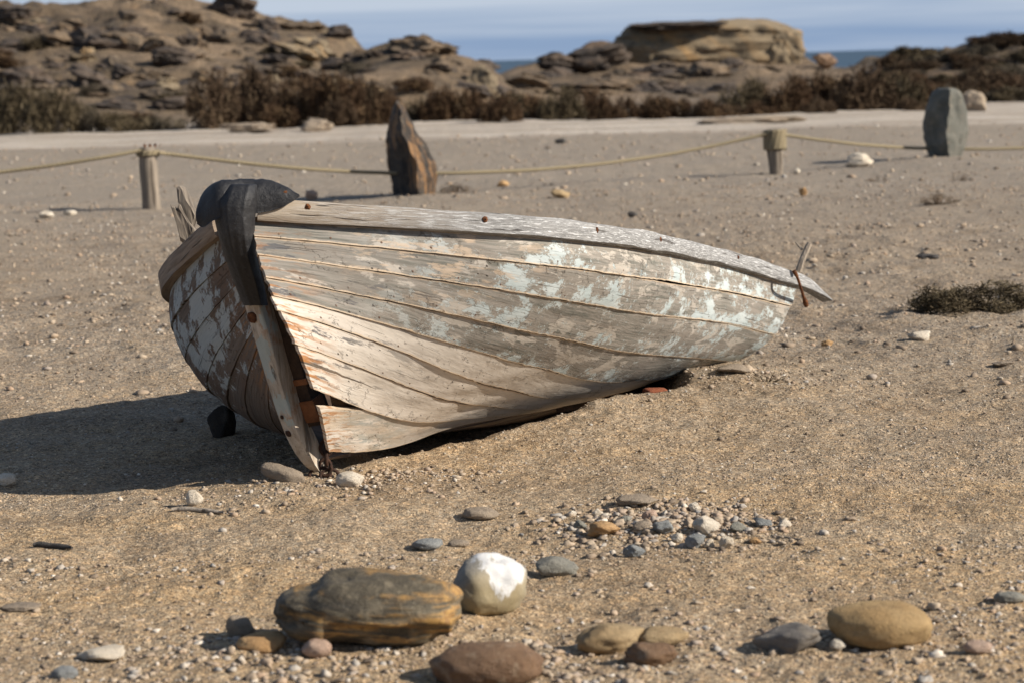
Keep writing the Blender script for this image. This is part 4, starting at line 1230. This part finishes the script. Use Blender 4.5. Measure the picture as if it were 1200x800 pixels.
# stones farther off
for i, (x0, x1, y0, y1, mk, lb) in enumerate([
        (992, 1025, 180, 199, 'cream', 'pale round rock between the rope post and the grey standing stone'),
        (645, 669, 219, 231, 'tan', 'small tan rock beyond the middle of the boat'),
        (582, 597, 211, 220, 'orange', 'small orange rock right of the dark standing stone'),
        (1063, 1091, 389, 402, 'cream', 'pale stone on the sand right of the stern'),
        (1073, 1101, 294, 303, 'dark', 'dark flat stone beyond the stern'),
        (838, 880, 440, 453, 'mid', 'pale flat stone in the sand under the stern'),
        (358, 373, 219, 232, 'pinkish', 'pale pebble just above the rail by the rubber tip'),
        (46, 64, 247, 257, 'cream', 'pale stone far left below the fence'),
        (74, 90, 244, 252, 'cream', 'smaller pale stone right of another, far left below the fence'),
        (962, 977, 399, 408, 'orange', 'small orange pebble right of the stern'),
        (820, 831, 303, 311, 'dark', 'small dark pebble beyond the rail'),
        (735, 748, 247, 256, 'dark', 'dark pebble beyond the middle of the rail'),
        (1162, 1188, 420, 428, 'mid', 'flat tan stone at the right edge behind the foreground'),
        (650, 664, 160, 168, 'dark', 'tiny dark rock far out on the pale flat'),
        (936, 946, 221, 231, 'orange', 'tiny orange stone below the rope post on the right'),
        (930, 938, 197, 204, 'cream', 'tiny cream stone at the foot of the rope post on the right')]):
    px_stone(x0, x1, y0, y1, MR[mk], lb, 300 + i, ang=.75, sub=4, rough=.08)
# bits of stick
for a, b, r_, lb in (((40, 645), (85, 650), .011, 'short dark stick on the sand at the lower left'), ((202, 602), (263, 605), .010, 'flat grey stick below the small standing cream stone'),
                     ((905, 627), (940, 634), .004, 'thin twig right of the gravel heap')):
    p0, p1 = G(*a), G(*b)
    pth = resample([p0, p0 * .6 + p1 * .4 + [0, .01, 0], p1], 9)
    pth[:, 2] = gz(pth[:, 0], pth[:, 1]) + r_ * .7
    c = pth.mean(0)
    V, F = tube(pth - c, np.array([.7, 1, 1.1, 1, .95, 1, .9, .8, .5]) * r_, 8)
    V[:, 2] *= .8
    o = mobj('stick', V, F, M['driftwood'] if r_ < .011 else MR['dark']); o.location = c
    tag(o, lb, 'stick')

# ------------------------------------------------------------------ fence: posts, standing stones, rope
def post(px, ytop, ybot, wpx, lean, label, taper=1.0):
    g = G(px, ybot)
    d = g[1]; h = (ybot - ytop) * d / FPX; r_ = wpx / 2 * d / FPX
    o = empty('fence_post', (g[0], g[1], float(gz(g[0], g[1]))))
    zz = np.array([-.2, 0, .3, .6, .93, .975, 1.0]) * h
    V, F = tube(np.stack([lean[0] * zz / h, 0 * zz, zz], -1), r_ * np.array([taper, taper, (1 + taper) / 2, 1, 1, .97, .90]), 18)
    V += .006 * vnoise(V * 9, 3)[:, None] * [1, 1, 0]
    mobj('shaft', V, F, M['post'], o, True, 40)
    tag(o, label, 'post')
    return o, g, d, h, r_
p1, g1, d1, h1, r1 = post(178, 173, 245, 21, (-.02, 0), 'round grey wooden post left of the boat, rope tied round its top')
p2, g2, d2, h2, r2 = post(910, 152, 204, 20, (-.03, 0), 'wooden post on the right wrapped thickly in rope at its head', .75)

rope = empty('rope', (0, float(d1), .5))
tag(rope, 'old brown rope slung between the fence posts and standing stones', 'rope')
RL = np.array([0, d1, .5])
gs1 = G(482, 231); gs2 = G(1113, 191)
def span(pts, r_=.021):
    Wp = np.array([Pd(x, y, dd) for x, y, dd in pts])
    Wp = resample(Wp, 60)
    V, F = tube(Wp - RL, r_, 8)
    U = np.r_[0, np.cumsum(np.linalg.norm(np.diff(Wp, axis=0), axis=1))]
    at = np.stack([np.repeat(U, 8), np.tile(np.arange(8) * .785, 60), np.zeros(480)], -1)
    mobj('span', V, F, M['rope'], rope, True, None, dict(plank=('FLOAT_VECTOR', at)))
dl = d1 - .5
span([(-260, 210, dl - .8), (-120, 213, dl - .4), (0, 202, dl), (60, 194.5, dl + .1), (120, 185, dl + .2), (168, 176, d1 - r1)])
span([(187, 179.5, d1 - r1 * .5), (240, 186, d1 + .1), (300, 193, d1 + .25), (360, 198.5, d1 + .45), (420, 202, gs1[1] + .05), (480, 204, gs1[1] + .16), (540, 203, gs1[1] + .25),
      (620, 200, gs1[1] + .7), (700, 193, gs1[1] + 1.3), (780, 182, d2 - .6), (840, 170.5, d2 - .3), (900, 157, d2 - r2)])
span([(918, 158, d2 - r2 * .5), (950, 163, d2 + .1), (1000, 169, d2 + .4), (1060, 173.5, gs2[1] + .1), (1113, 175, gs2[1] + .22), (1160, 175, gs2[1] + .3), (1220, 173, gs2[1] + .6), (1330, 165, gs2[1] + 1.2)])
def coil(g, r_, z0, z1, turns, rr):
    a = np.linspace(0, turns * 2 * np.pi, int(turns * 22))
    Wp = np.stack([g[0] + (r_ + rr * .8) * np.cos(a), g[1] + (r_ + rr * .8) * np.sin(a), np.linspace(z0, z1, len(a))], -1)
    V, F = tube(Wp - RL, rr, 7)
    U = a * r_
    at = np.stack([np.repeat(U, 7), np.tile(np.arange(7) * .9, len(a)), np.zeros(7 * len(a))], -1)
    mobj('coil', V, F, M['rope'], rope, True, None, dict(plank=('FLOAT_VECTOR', at)))
coil(g1 + [-.015, 0, 0], r1, h1 * .86, h1 * .95, 2.6, .018)
coil(g2 + [-.018, 0, 0], r2, h2 * .55, h2 * .97, 8, .024)
# nails sticking from the post head
for k in range(3):
    V, F = tube([(-.04 + .05 * k, .02 * k, h1 * .99), (-.045 + .055 * k, .02 * k, h1 * 1.05)], [.012, .015], 6)
    mobj('nail', V, F, M['rust'], p1)

def standing(px0, rows, ybase, thick, mat, label, seed):
    """upright slab; each row: photo y, left edge x, crease x, right edge x"""
    g = G(px0, ybase); d = g[1]
    rows = np.array(rows, float)
    yy = np.linspace(rows[0, 0], rows[-1, 0], 44)
    li, cr, ri = [np.interp(yy, rows[:, 0], rows[:, q]) for q in (1, 2, 3)]
    rings = []
    for y, a, c, b in zip(yy, li, cr, ri):
        Lp, Cp, Rp = [Pd(x, y, d) - g for x in (a, c, b)]
        wd = (Rp[0] - Lp[0])
        th_ = thick * min(1, wd / .35)
        Lp[1] = 0; Cp[1] = -th_; Rp[1] = -th_ * .12
        bk = [Rp + [-.02, th_ * .7, 0], (Lp + Rp) / 2 + [0, th_ * 1.0, 0], Lp + [.02, th_ * .6, 0]]
        poly = [Lp, Cp, Rp] + bk
        seg = []
        for i in range(6):
            p, q = poly[i], poly[(i + 1) % 6]
            for t_ in np.linspace(0, 1, 7)[:-1]: seg.append(p + (q - p) * t_)
        rings.append(seg)
    V = np.array(rings)
    off = seed * 3.3
    n1 = .030 * fbm(V * [5, 5, 2.6] + off, seed, 5, .6); n2 = .034 * fbm(V * [5, 5, 2.0] + off + 20, seed + 3, 4)
    V = V + np.stack([n1, n2, 0 * n1], -1)
    lay = np.floor(V[..., 0] * 16 + V[..., 1] * 9 + .7 * fbm(V * 2 + off, seed + 5, 2)).astype(np.int64)
    V[..., 1] += .016 * _hash(lay, lay * 0, lay * 0, seed)
    m, n_ = V.shape[:2]
    F = gridfaces(m, n_, 0, True).tolist() + [list(range(n_)), list(range((m - 1) * n_, m * n_))[::-1]]
    o = mobj('standing_stone', V.reshape(-1, 3), F, mat, None, True, 24)
    o.location = (g[0], g[1] + thick * .5, float(gz(g[0], g[1])))
    tag(o, label, 'standing stone')
    return o
standing(482, [(121.5, 462, 464, 467), (126, 459, 465, 472), (134, 457, 468, 478), (148, 454.5, 474, 484), (162, 453, 478, 488), (172, 453, 481, 497), (182, 453, 483, 503), (195, 454, 487, 509),
               (208, 456, 490, 511.5), (222, 457.5, 494, 511), (240, 458.5, 497, 508)],
         231, .52, MR['slate'], 'tall pointed dark slate slab with rusty streaks standing upright behind the boat', 7)
standing(1113, [(111.5, 1103, 1110, 1121), (113.5, 1099, 1110, 1126), (118, 1095.5, 1109, 1130), (126, 1093, 1109, 1132), (138, 1089, 1108, 1136), (150, 1087, 1107, 1138), (164, 1087.5, 1107, 1138), (178, 1089, 1108, 1134),
                (190, 1091.5, 1110, 1127), (200, 1094, 1110, 1122)],
         191, .30, MR['slab'], 'rounded grey green standing stone with the rope behind it, at the right', 8)

# ------------------------------------------------------------------ rocks on the hills
def hill_rock(px, ytop, ybot, wpx, D, mat, label, seed, ang=.9, power=3.2, depth=.8, tilt=(0, 0), name='rock', group=None, rough=.09, rz=None, sub=4):
    b = Pd(px, ybot, D); t_ = Pd(px, ytop, D)
    w_ = wpx * D / FPX; h_ = (t_[2] - b[2])
    P, F = stone_verts((w_, w_ * depth, h_ * 1.15), seed, ang, max(sub, 5 if wpx > 45 else 4), rough, power, .07 if mat is MR['palerock'] else (.06 if power >= 5 else .18))
    o = mobj(name, P, F, mat, None, True, 35)
    o.location = (b[0], D, b[2] + h_ * .5 - h_ * .07)
    o.rotation_euler = (tilt[0], tilt[1], rz if rz is not None else 0)
    tag(o, label, 'rock', group)
    return o
hill_rock(272, -14, 32, 66, 79, MR['hilldark'], 'dark overhanging rock on the skyline of the left hill, cut by the top edge', 401, .8, 3, .8)
hill_rock(185, -1, 20, 36, 79, MR['hilldark'], 'dark flat cap rock on the top of the left hill', 402, .8)
hill_rock(398, 29, 44, 34, 76, MR['hilldark'], 'dark overhanging ledge at the right end of the left hill', 403, .8, 3.5)
hill_rock(348, 25, 42, 70, 77, MR['hillrock'], 'brown layered ledge along the crest of the left hill', 404, .85, 3.5)
hill_rock(380, 36, 72, 80, 77, MR['cliff'], 'sunlit yellowish rock face below the ledge of the left hill', 405, .85, 3.5, .7)
hill_rock(308, 22, 36, 26, 77, MR['hilldark'], 'small dark rock on the crest right of the overhanging one', 406, .8)
hill_rock(492, 58, 92, 70, 64, MR['hilldark'], 'dark humped rock topping the low ridge behind the pointed slate', 407, .85, 3)
hill_rock(528, 66, 108, 80, 63, MR['hillrock'], 'broad brown rock with an orange face on the low ridge', 408, .9, 3, .8, (0, .18))
hill_rock(566, 76, 128, 50, 62, MR['cliff'], 'pale rounded rock at the right end of the low ridge', 409, .7, 2.6)
hill_rock(445, 62, 92, 70, 65, MR['hilldark'], 'dark slab sloping left of the humped rock on the low ridge', 410, .85, 3, .8, (0, -.15))
hill_rock(838, 23, 82, 200, 92, MR['cliff'], 'great flat-topped rock outcrop on the skyline right of the middle', 411, .45, 7, .6, sub=5, rough=.05)
hill_rock(756, 31, 84, 84, 91, MR['cliff'], 'stepped shoulder of rock left of the flat-topped outcrop', 412, .6, 5, .7, sub=5)
hill_rock(700, 48, 86, 84, 89, MR['hilldark'], 'low dark rock sloping down left of the stepped shoulder', 413, .8, 2.5, .7, (0, -.22))
hill_rock(920, 34, 82, 48, 90.5, MR['cliff'], 'square right-hand end of the flat-topped outcrop', 417, .5, 6, .7)
hill_rock(800, 25, 36, 130, 91, MR['hilldark'], 'dark cap along the top of the flat-topped outcrop', 427, .6, 4, .7)
hill_rock(650, 61, 82, 44, 88, MR['hilldark'], 'small dark hump furthest left of the skyline outcrop', 414, .7)
hill_rock(966, 62, 80, 30, 88, MR['brown'], 'small reddish rock right of the flat-topped outcrop', 415, .8)
hill_rock(760, 88, 122, 120, 72, MR['hillrock'], 'low brown rocks in front of the flat-topped outcrop', 416, .9, 3)
hill_rock(690, 96, 120, 110, 66, MR['hillrock'], 'flat brown rock shelf behind the middle bushes', 418, .9, 3.4)
hill_rock(610, 104, 126, 70, 62, MR['hillrock'], 'flat brown rock beside the pale rounded one', 419, .9, 3.4)
hill_rock(1142, 106, 134, 28, 49.5, MR['palerock'], 'pale pointed rock behind the grey standing stone', 420, .8, 2.4)
hill_rock(292, 144, 155, 70, 47, MR['mid'], 'long low tan rock lying at the foot of the bushes', 421, .8, 2.4, .5)
hill_rock(372, 138, 157, 40, 47, MR['mid'], 'rounded tan rock at the foot of the bushes, left of the slate', 422, .8, 2.2, .6)
hill_rock(880, 136, 146, 130, 45, MR['palerock'], 'long low bleached rock in front of the bushes', 424, .6, 3, .4)
hr = np.random.default_rng(5)
lab = {0: 'brown angular slab on the rocky slope of the left hill', 1: 'dark weathered slab on the rocky slope of the left hill', 2: 'pale sunlit slab on the rocky slope of the left hill'}
nrock = 0
while nrock < 170:
    px = hr.uniform(-60, 430); D = hr.uniform(53, 77)
    x = (px - 600) / FPX * D
    z = hill_z(x, D)
    if z < .3: continue
    kd = int(hr.choice(3, p=[.45, .35, .2]))
    w_ = .4 + 1.7 * hr.random() ** 1.8; h_ = w_ * hr.uniform(.25, .6)
    P, F = stone_verts((w_, w_ * .8, h_), 600 + nrock, .95, 4, .08, 3.2, .25)
    o = mobj('rock', P, F, [MR['hillrock'], MR['hilldark'], MR['cliff']][kd], None, True, 35)
    o.location = (x, D, z + h_ * .08); o.rotation_euler = (hr.uniform(-.2, .2), hr.uniform(-.1, .35), hr.uniform(-.6, .6))
    tag(o, lab[kd], 'rock', 'slabs on the left hillside: ' + ['brown', 'dark', 'pale'][kd])
    nrock += 1
k = 0
while k < 90:
    px = hr.uniform(430, 960) if k < 90 else hr.uniform(900, 1200); D = hr.uniform(54, 88)
    x = (px - 600) / FPX * D
    z = hill_z(x, D)
    if z < .2: continue
    w_ = .45 + 1.9 * hr.random() ** 1.6; h_ = w_ * hr.uniform(.25, .5)
    P, F = stone_verts((w_, w_ * .8, h_), 800 + k, .95, 4, .08, 3, .25)
    kd = k % 2
    o = mobj('rock', P, F, [MR['hillrock'], MR['hilldark']][kd], None, True, 35)
    o.location = (x, D, z + h_ * .08); o.rotation_euler = (hr.uniform(-.2, .2), hr.uniform(-.1, .3), hr.uniform(-.6, .6))
    tag(o, ['brown slab among the scrub in front of the skyline outcrop', 'dark slab among the scrub in front of the skyline outcrop'][kd], 'rock', ['brown', 'dark'][kd] + ' slabs among the scrub')
    k += 1

# ------------------------------------------------------------------ bushes
def mat_leaf(name, stops):
    n = NB(name); r = n.attr('rnd', 'Fac')
    c = n.ramp(r, *stops)
    n.b.inputs['Specular IOR Level'].default_value = .1
    return n.done(c, .9)
ML = [mat_leaf('brown_scrub', ((0, (.030, .018, .011)), (.5, (.075, .045, .026)), (.85, (.115, .075, .042)), (1, (.17, .12, .07)))),
      mat_leaf('olive_scrub', ((0, (.034, .026, .016)), (.5, (.080, .062, .038)), (.85, (.13, .103, .062)), (1, (.19, .15, .095)))),
      mat_leaf('red_brown_scrub', ((0, (.028, .018, .011)), (.5, (.070, .046, .029)), (.85, (.115, .080, .050)), (1, (.16, .12, .075)))),
      mat_leaf('grey_scrub', ((0, (.045, .036, .025)), (.5, (.10, .083, .06)), (1, (.19, .155, .11))))]
def bush_mesh(seed, nl=1500, leaf=.06, clumps=16, spiky=.5):
    r_ = np.random.default_rng(seed)
    cc = np.stack([r_.uniform(-.85, .85, clumps), r_.uniform(-.6, .6, clumps), r_.uniform(.1, .75, clumps)], -1)
    cc[:, 2] *= (1 - .5 * cc[:, 0] ** 2)
    cr = r_.uniform(.16, .36, clumps)
    ci = r_.integers(0, clumps, nl)
    d = r_.normal(size=(nl, 3)); d /= np.linalg.norm(d, axis=1)[:, None]
    P = cc[ci] + d * (cr[ci] * r_.uniform(.35, 1.1, nl) ** .6)[:, None]
    P[:, 2] = np.abs(P[:, 2])
    ax = r_.normal(size=(nl, 3)) * [1, 1, .8] + [0, 0, .3]; ax /= np.linalg.norm(ax, axis=1)[:, None]
    bx = np.cross(ax, r_.normal(size=(nl, 3))); bx /= np.linalg.norm(bx, axis=1)[:, None]
    ln = leaf * r_.uniform(.7, 2.2, nl) * (1 + spiky); wd = leaf * r_.uniform(.25, .6, nl)
    V = np.stack([P - bx * wd[:, None] * .5, P + bx * wd[:, None] * .5, P + bx * wd[:, None] * .35 + ax * ln[:, None], P - bx * wd[:, None] * .2 + ax * ln[:, None]], 1).reshape(-1, 3)
    F = np.arange(nl * 4).reshape(-1, 4)
    clr = r_.uniform(0, 1, clumps)
    rn = np.clip(clr[ci] * .55 + r_.uniform(0, .5, nl), 0, 1)
    # woody stems
    sv, sf = [], []
    for i in range(clumps):
        p = resample([cc[i] * [.25, .25, 0] - [0, 0, .1], cc[i] * [.6, .6, .5], cc[i]], 5)
        a, b = tube(p, np.array([.03, .025, .02, .014, .008]), 5)
        sv.append((a, b))
    sV, sF = join(sv)
    V2 = np.concatenate([V, sV]); F2 = F.tolist() + [[q + len(V) for q in f] for f in sF]
    return V2, F2, np.r_[np.repeat(rn, 4), np.full(len(sV), .35)]
BM = []
for q in range(6):
    V, F, rn = bush_mesh(900 + q, 2600, .075, 22)
    o = mobj('shrub', V, F, None, None, False, None, dict(rnd=('FLOAT', rn)))
    me = o.data; bpy.data.objects.remove(o); BM.append(me)
BMM = {}
def bush(x, y, z, w_, h_, kind, var, rz, label, group=None):
    key = (var, kind)
    if key not in BMM:
        m2 = BM[var].copy(); m2.materials.append(ML[kind]); BMM[key] = m2
    o = bpy.data.objects.new('shrub', BMM[key]); C.objects.link(o)
    o.location = (x, y, z); o.scale = (w_ / 2, w_ / 2 * .9, h_); o.rotation_euler = (0, 0, rz)
    tag(o, label, 'shrub', group)
    return o
br = np.random.default_rng(77)
def px_bush(px, ytop, ybot, wpx, kind, label, D=None, group=None):
    if D is None:
        g = G(px, ybot); D = g[1]
    b = Pd(px, ybot, D); t_ = Pd(px, ytop, D)
    zz = min(b[2], hill_z(b[0], D) + .02)
    bush(b[0], D, zz - .05, wpx * D / FPX * 1.12, (t_[2] - zz) * 1.32, kind, int(br.integers(6)), br.uniform(-.5, .5), label, group)
NM = {0: 'dark brown', 1: 'olive brown', 2: 'reddish brown', 3: 'greyish'}
# tall bushes left of the middle
for px, yt, yb, w_, k in [(18, 108, 154, 70, 1), (62, 112, 155, 62, 1), (100, 128, 155, 40, 3), (150, 132, 154, 60, 1), (195, 136, 153, 44, 3), (250, 96, 150, 58, 2), (288, 100, 148, 50, 0), (316, 84, 145, 56, 2),
                         (352, 98, 142, 56, 0), (395, 92, 150, 62, 0), (430, 98, 152, 58, 2), (400, 120, 153, 40, 2), (330, 126, 153, 50, 0), (455, 116, 152, 44, 0)]:
    px_bush(px, yt, yb, w_, k, NM[k] + ' shrub in the thicket left of the pointed slate, behind the pale flat', 51 + br.uniform(-1.2, 2.5), NM[k] + ' shrubs left of the slate')
for i, px in enumerate(np.arange(486, 960, 25.5)):
    k = int(br.choice([0, 0, 2, 0, 1])); yt = 118 + br.uniform(-6, 5) - 6 * math.sin((px - 480) / 95.); yb = 152 - (px - 486) * .0275 * .55
    px_bush(px + br.uniform(-6, 6), yt, yb, br.uniform(36, 54), k, NM[k] + ' shrub in the low row behind the pale flat, middle of the picture', 51 + br.uniform(-1.5, 2.0), NM[k] + ' shrubs of the middle row')
for px, yt, yb, w_, k in [(880, 100, 138, 64, 1), (930, 96, 138, 60, 0), (975, 92, 142, 62, 0), (1010, 90, 144, 70, 2), (1050, 92, 142, 66, 1), (1085, 98, 140, 56, 0), (990, 112, 145, 50, 0), (1040, 114, 144, 60, 0), (1075, 116, 142, 44, 2), (960, 118, 143, 40, 2)]:
    px_bush(px, yt, yb, w_, k, NM[k] + ' shrub in the dense clump left of the grey standing stone', 50.5 + br.uniform(-1.2, 3), NM[k] + ' shrubs in the clump on the right')
for i in range(120):
    px = br.uniform(930, 1240); D = br.uniform(55, 75) if px > 1045 else br.uniform(54, 61)
    x = (px - 600) / FPX * D; z = hill_z(x, D)
    k = int(br.choice([0, 2, 2, 1, 3])); w_ = br.uniform(1.0, 2.0)
    bush(x, D, z - .05, w_, br.uniform(.30, .52), k, int(br.integers(6)), br.uniform(0, 6), NM[k] + ' shrub on the scrubby slope at the right', NM[k] + ' shrubs on the right slope')
for px, yt, yb, w_, k in [(1175, 100, 126, 60, 0), (1205, 92, 124, 60, 2), (1150, 84, 112, 60, 2), (1190, 112, 128, 40, 0)]:
    px_bush(px, yt, yb, w_, k, NM[k] + ' shrub on the bank at the right edge', 56 + br.uniform(0, 3), NM[k] + ' shrubs on the right bank')
for i in range(34):
    px = br.uniform(-40, 560); D = br.uniform(54, 74)
    x = (px - 600) / FPX * D; z = hill_z(x, D)
    k = int(br.choice([0, 1, 3, 0])); w_ = br.uniform(.6, 1.5)
    bush(x, D, z - .05, w_, br.uniform(.2, .5), k, int(br.integers(6)), br.uniform(0, 6), NM[k] + ' tuft growing between the rocks of the left hill', NM[k] + ' tufts between the rocks on the left')

# low tufts on the flat
def tuft(px0, px1, y0, y1, kind, label, nl=900, leaf=.05, seed=1, name='tuft'):
    cx = (px0 + px1) / 2; g = G(cx, y1); d = g[1]
    w_ = (px1 - px0) * d / FPX; h_ = (y1 - y0) * d / FPX
    V, F, rn = bush_mesh(seed, nl, leaf, 20, .3)
    V[:, 0] *= w_ / 2; V[:, 1] *= w_ / 3; V[:, 2] *= h_ * 1.0
    V[:, 2] = np.where(V[:, 2] < 0, V[:, 2], V[:, 2])
    o = mobj(name, V, F, ML[kind], None, False, None, dict(rnd=('FLOAT', rn)))
    o.location = (g[0], g[1] + w_ * .15, float(gz(g[0], g[1] + w_ * .15)) - .01)
    tag(o, label, 'plant')
tuft(1078, 1225, 330, 371, 1, 'low dark green and brown tuft of scrub on the sand at the right edge', 6500, .052, 31)
tuft(1074, 1126, 231, 246, 0, 'flat dark tuft below the grey standing stone', 700, .06, 32)
tuft(514, 556, 211, 227, 0, 'small dry dark tuft right of the pointed slate', 700, .06, 33)
tuft(1110, 1136, 199, 212, 0, 'tiny dark tuft at the foot of the grey standing stone', 300, .06, 34)
tuft(1018, 1042, 204, 214, 0, 'tiny dark tuft below the pale round rock', 300, .06, 35)
tuft(862, 935, 438, 458, 1, 'dry creeping weed on the sand beneath the stern', 500, .03, 36)
tuft(905, 925, 385, 397, 0, 'small dry weed behind the end of the hull', 160, .05, 37)

# ------------------------------------------------------------------ gravel on the sand: nobody could count it
def gravel():
    r_ = np.random.default_rng(3)
    VV, FF, RN = [], [], []
    off = 0
    def batch(x, y, size, sub, seed):
        nonlocal off
        V0, F0 = ico(sub)
        m = len(x)
        rr = np.random.default_rng(seed)
        shp = V0[None] * (1 + .28 * rr.normal(size=(m, len(V0), 1)).clip(-1.6, 1.6))
        sc = size[:, None, None] * np.stack([rr.uniform(.7, 1.3, m), rr.uniform(.6, 1.1, m), rr.uniform(.35, .75, m)], -1)[:, None]
        shp = shp * sc
        a = rr.uniform(0, 6.28, m); c, s = np.cos(a)[:, None], np.sin(a)[:, None]
        X = shp[..., 0] * c - shp[..., 1] * s + x[:, None]; Y = shp[..., 0] * s + shp[..., 1] * c + y[:, None]
        Z = shp[..., 2] + (gz(x, y) + size * .18)[:, None]
        VV.append(np.stack([X, Y, Z], -1).reshape(-1, 3))
        FF.append((F0[None] + (np.arange(m) * len(V0))[:, None, None]).reshape(-1, 3) + off)
        off += m * len(V0)
        RN.append(np.repeat(np.clip(rr.beta(2.2, 1.9, m) , 0, 1), len(V0)))
    def scatter(m, y0, y1, lo, hi, pw, sub, seed, margin=1.12, mask=None):
        rr = np.random.default_rng(seed)
        y = y0 + (y1 - y0) * rr.random(m) ** pw
        x = rr.uniform(-1, 1, m) * y * .25 * margin
        if mask is not None:
            k = mask(x, y, rr); x, y = x[k], y[k]
        sz = lo * (hi / lo) ** (rr.random(len(x)) ** 2.2)
        batch(x, y, sz, sub, seed + 1)
    cl = lambda x, y, rr: rr.random(len(x)) < .25 + .9 * np.clip(fbm(np.stack([x, y], -1) * 1.6, 51, 3), 0, 1)
    scatter(34000, 4.6, 7.6, .0016, .0058, .9, 1, 10, mask=lambda x, y, rr: rr.random(len(x)) < np.clip(.45 + .25 * x + .8 * fbm(np.stack([x, y], -1) * .9, 55, 2), .12, 1))
    scatter(22000, 7.0, 12.5, .0022, .008, .9, 1, 20)
    scatter(7000, 4.6, 6.2, .003, .012, 1.3, 2, 30, mask=cl)
    scatter(1500, 4.6, 5.4, .004, .020, 1.5, 2, 35, mask=lambda x, y, rr: rr.random(len(x)) < np.clip(.4 + 1.2 * fbm(np.stack([x, y], -1) * 2.2, 57, 2), .1, 1))
    scatter(22000, 11, 24, .006, .020, .75, 1, 40, mask=cl)
    scatter(2600, 8.5, 22, .012, .035, .8, 1, 50, mask=cl)
    scatter(2500, 22, 42, .012, .045, .8, 1, 60)
    scatter(7000, 7.8, 25, .006, .022, .85, 1, 70, mask=lambda x, y, rr: rr.random(len(x)) < np.clip(.05 + 1.3 * fbm(np.stack([x * .6, y], -1) * 1.5, 58, 3), 0, 1))
    RN[-1] *= .28
    # the gravel heap, denser
    g = G(775, 614)
    rr = np.random.default_rng(5)
    m = 1500
    x = g[0] + rr.normal(size=m) * .20; y = g[1] + rr.normal(size=m) * .17
    batch(x, y, .004 * 4.5 ** (rr.random(m) ** 2), 2, 90)
    for px, py, m, sx in ((300, 770, 500, .25), (470, 562, 240, .16), (880, 452, 350, .3), (330, 580, 300, .3), (690, 785, 400, .3)):
        g = G(px, py)
        x = g[0] + rr.normal(size=m) * sx; y = g[1] + rr.normal(size=m) * sx * .6
        batch(x, y, .004 * 4.0 ** (rr.random(m) ** 2), 1, 91 + m)
    o = mobj('gravel', np.concatenate(VV), np.concatenate(FF), M['gravel'], None, True, None, dict(rnd=('FLOAT', np.concatenate(RN))))
    tag(o, kind='stuff')
gravel()
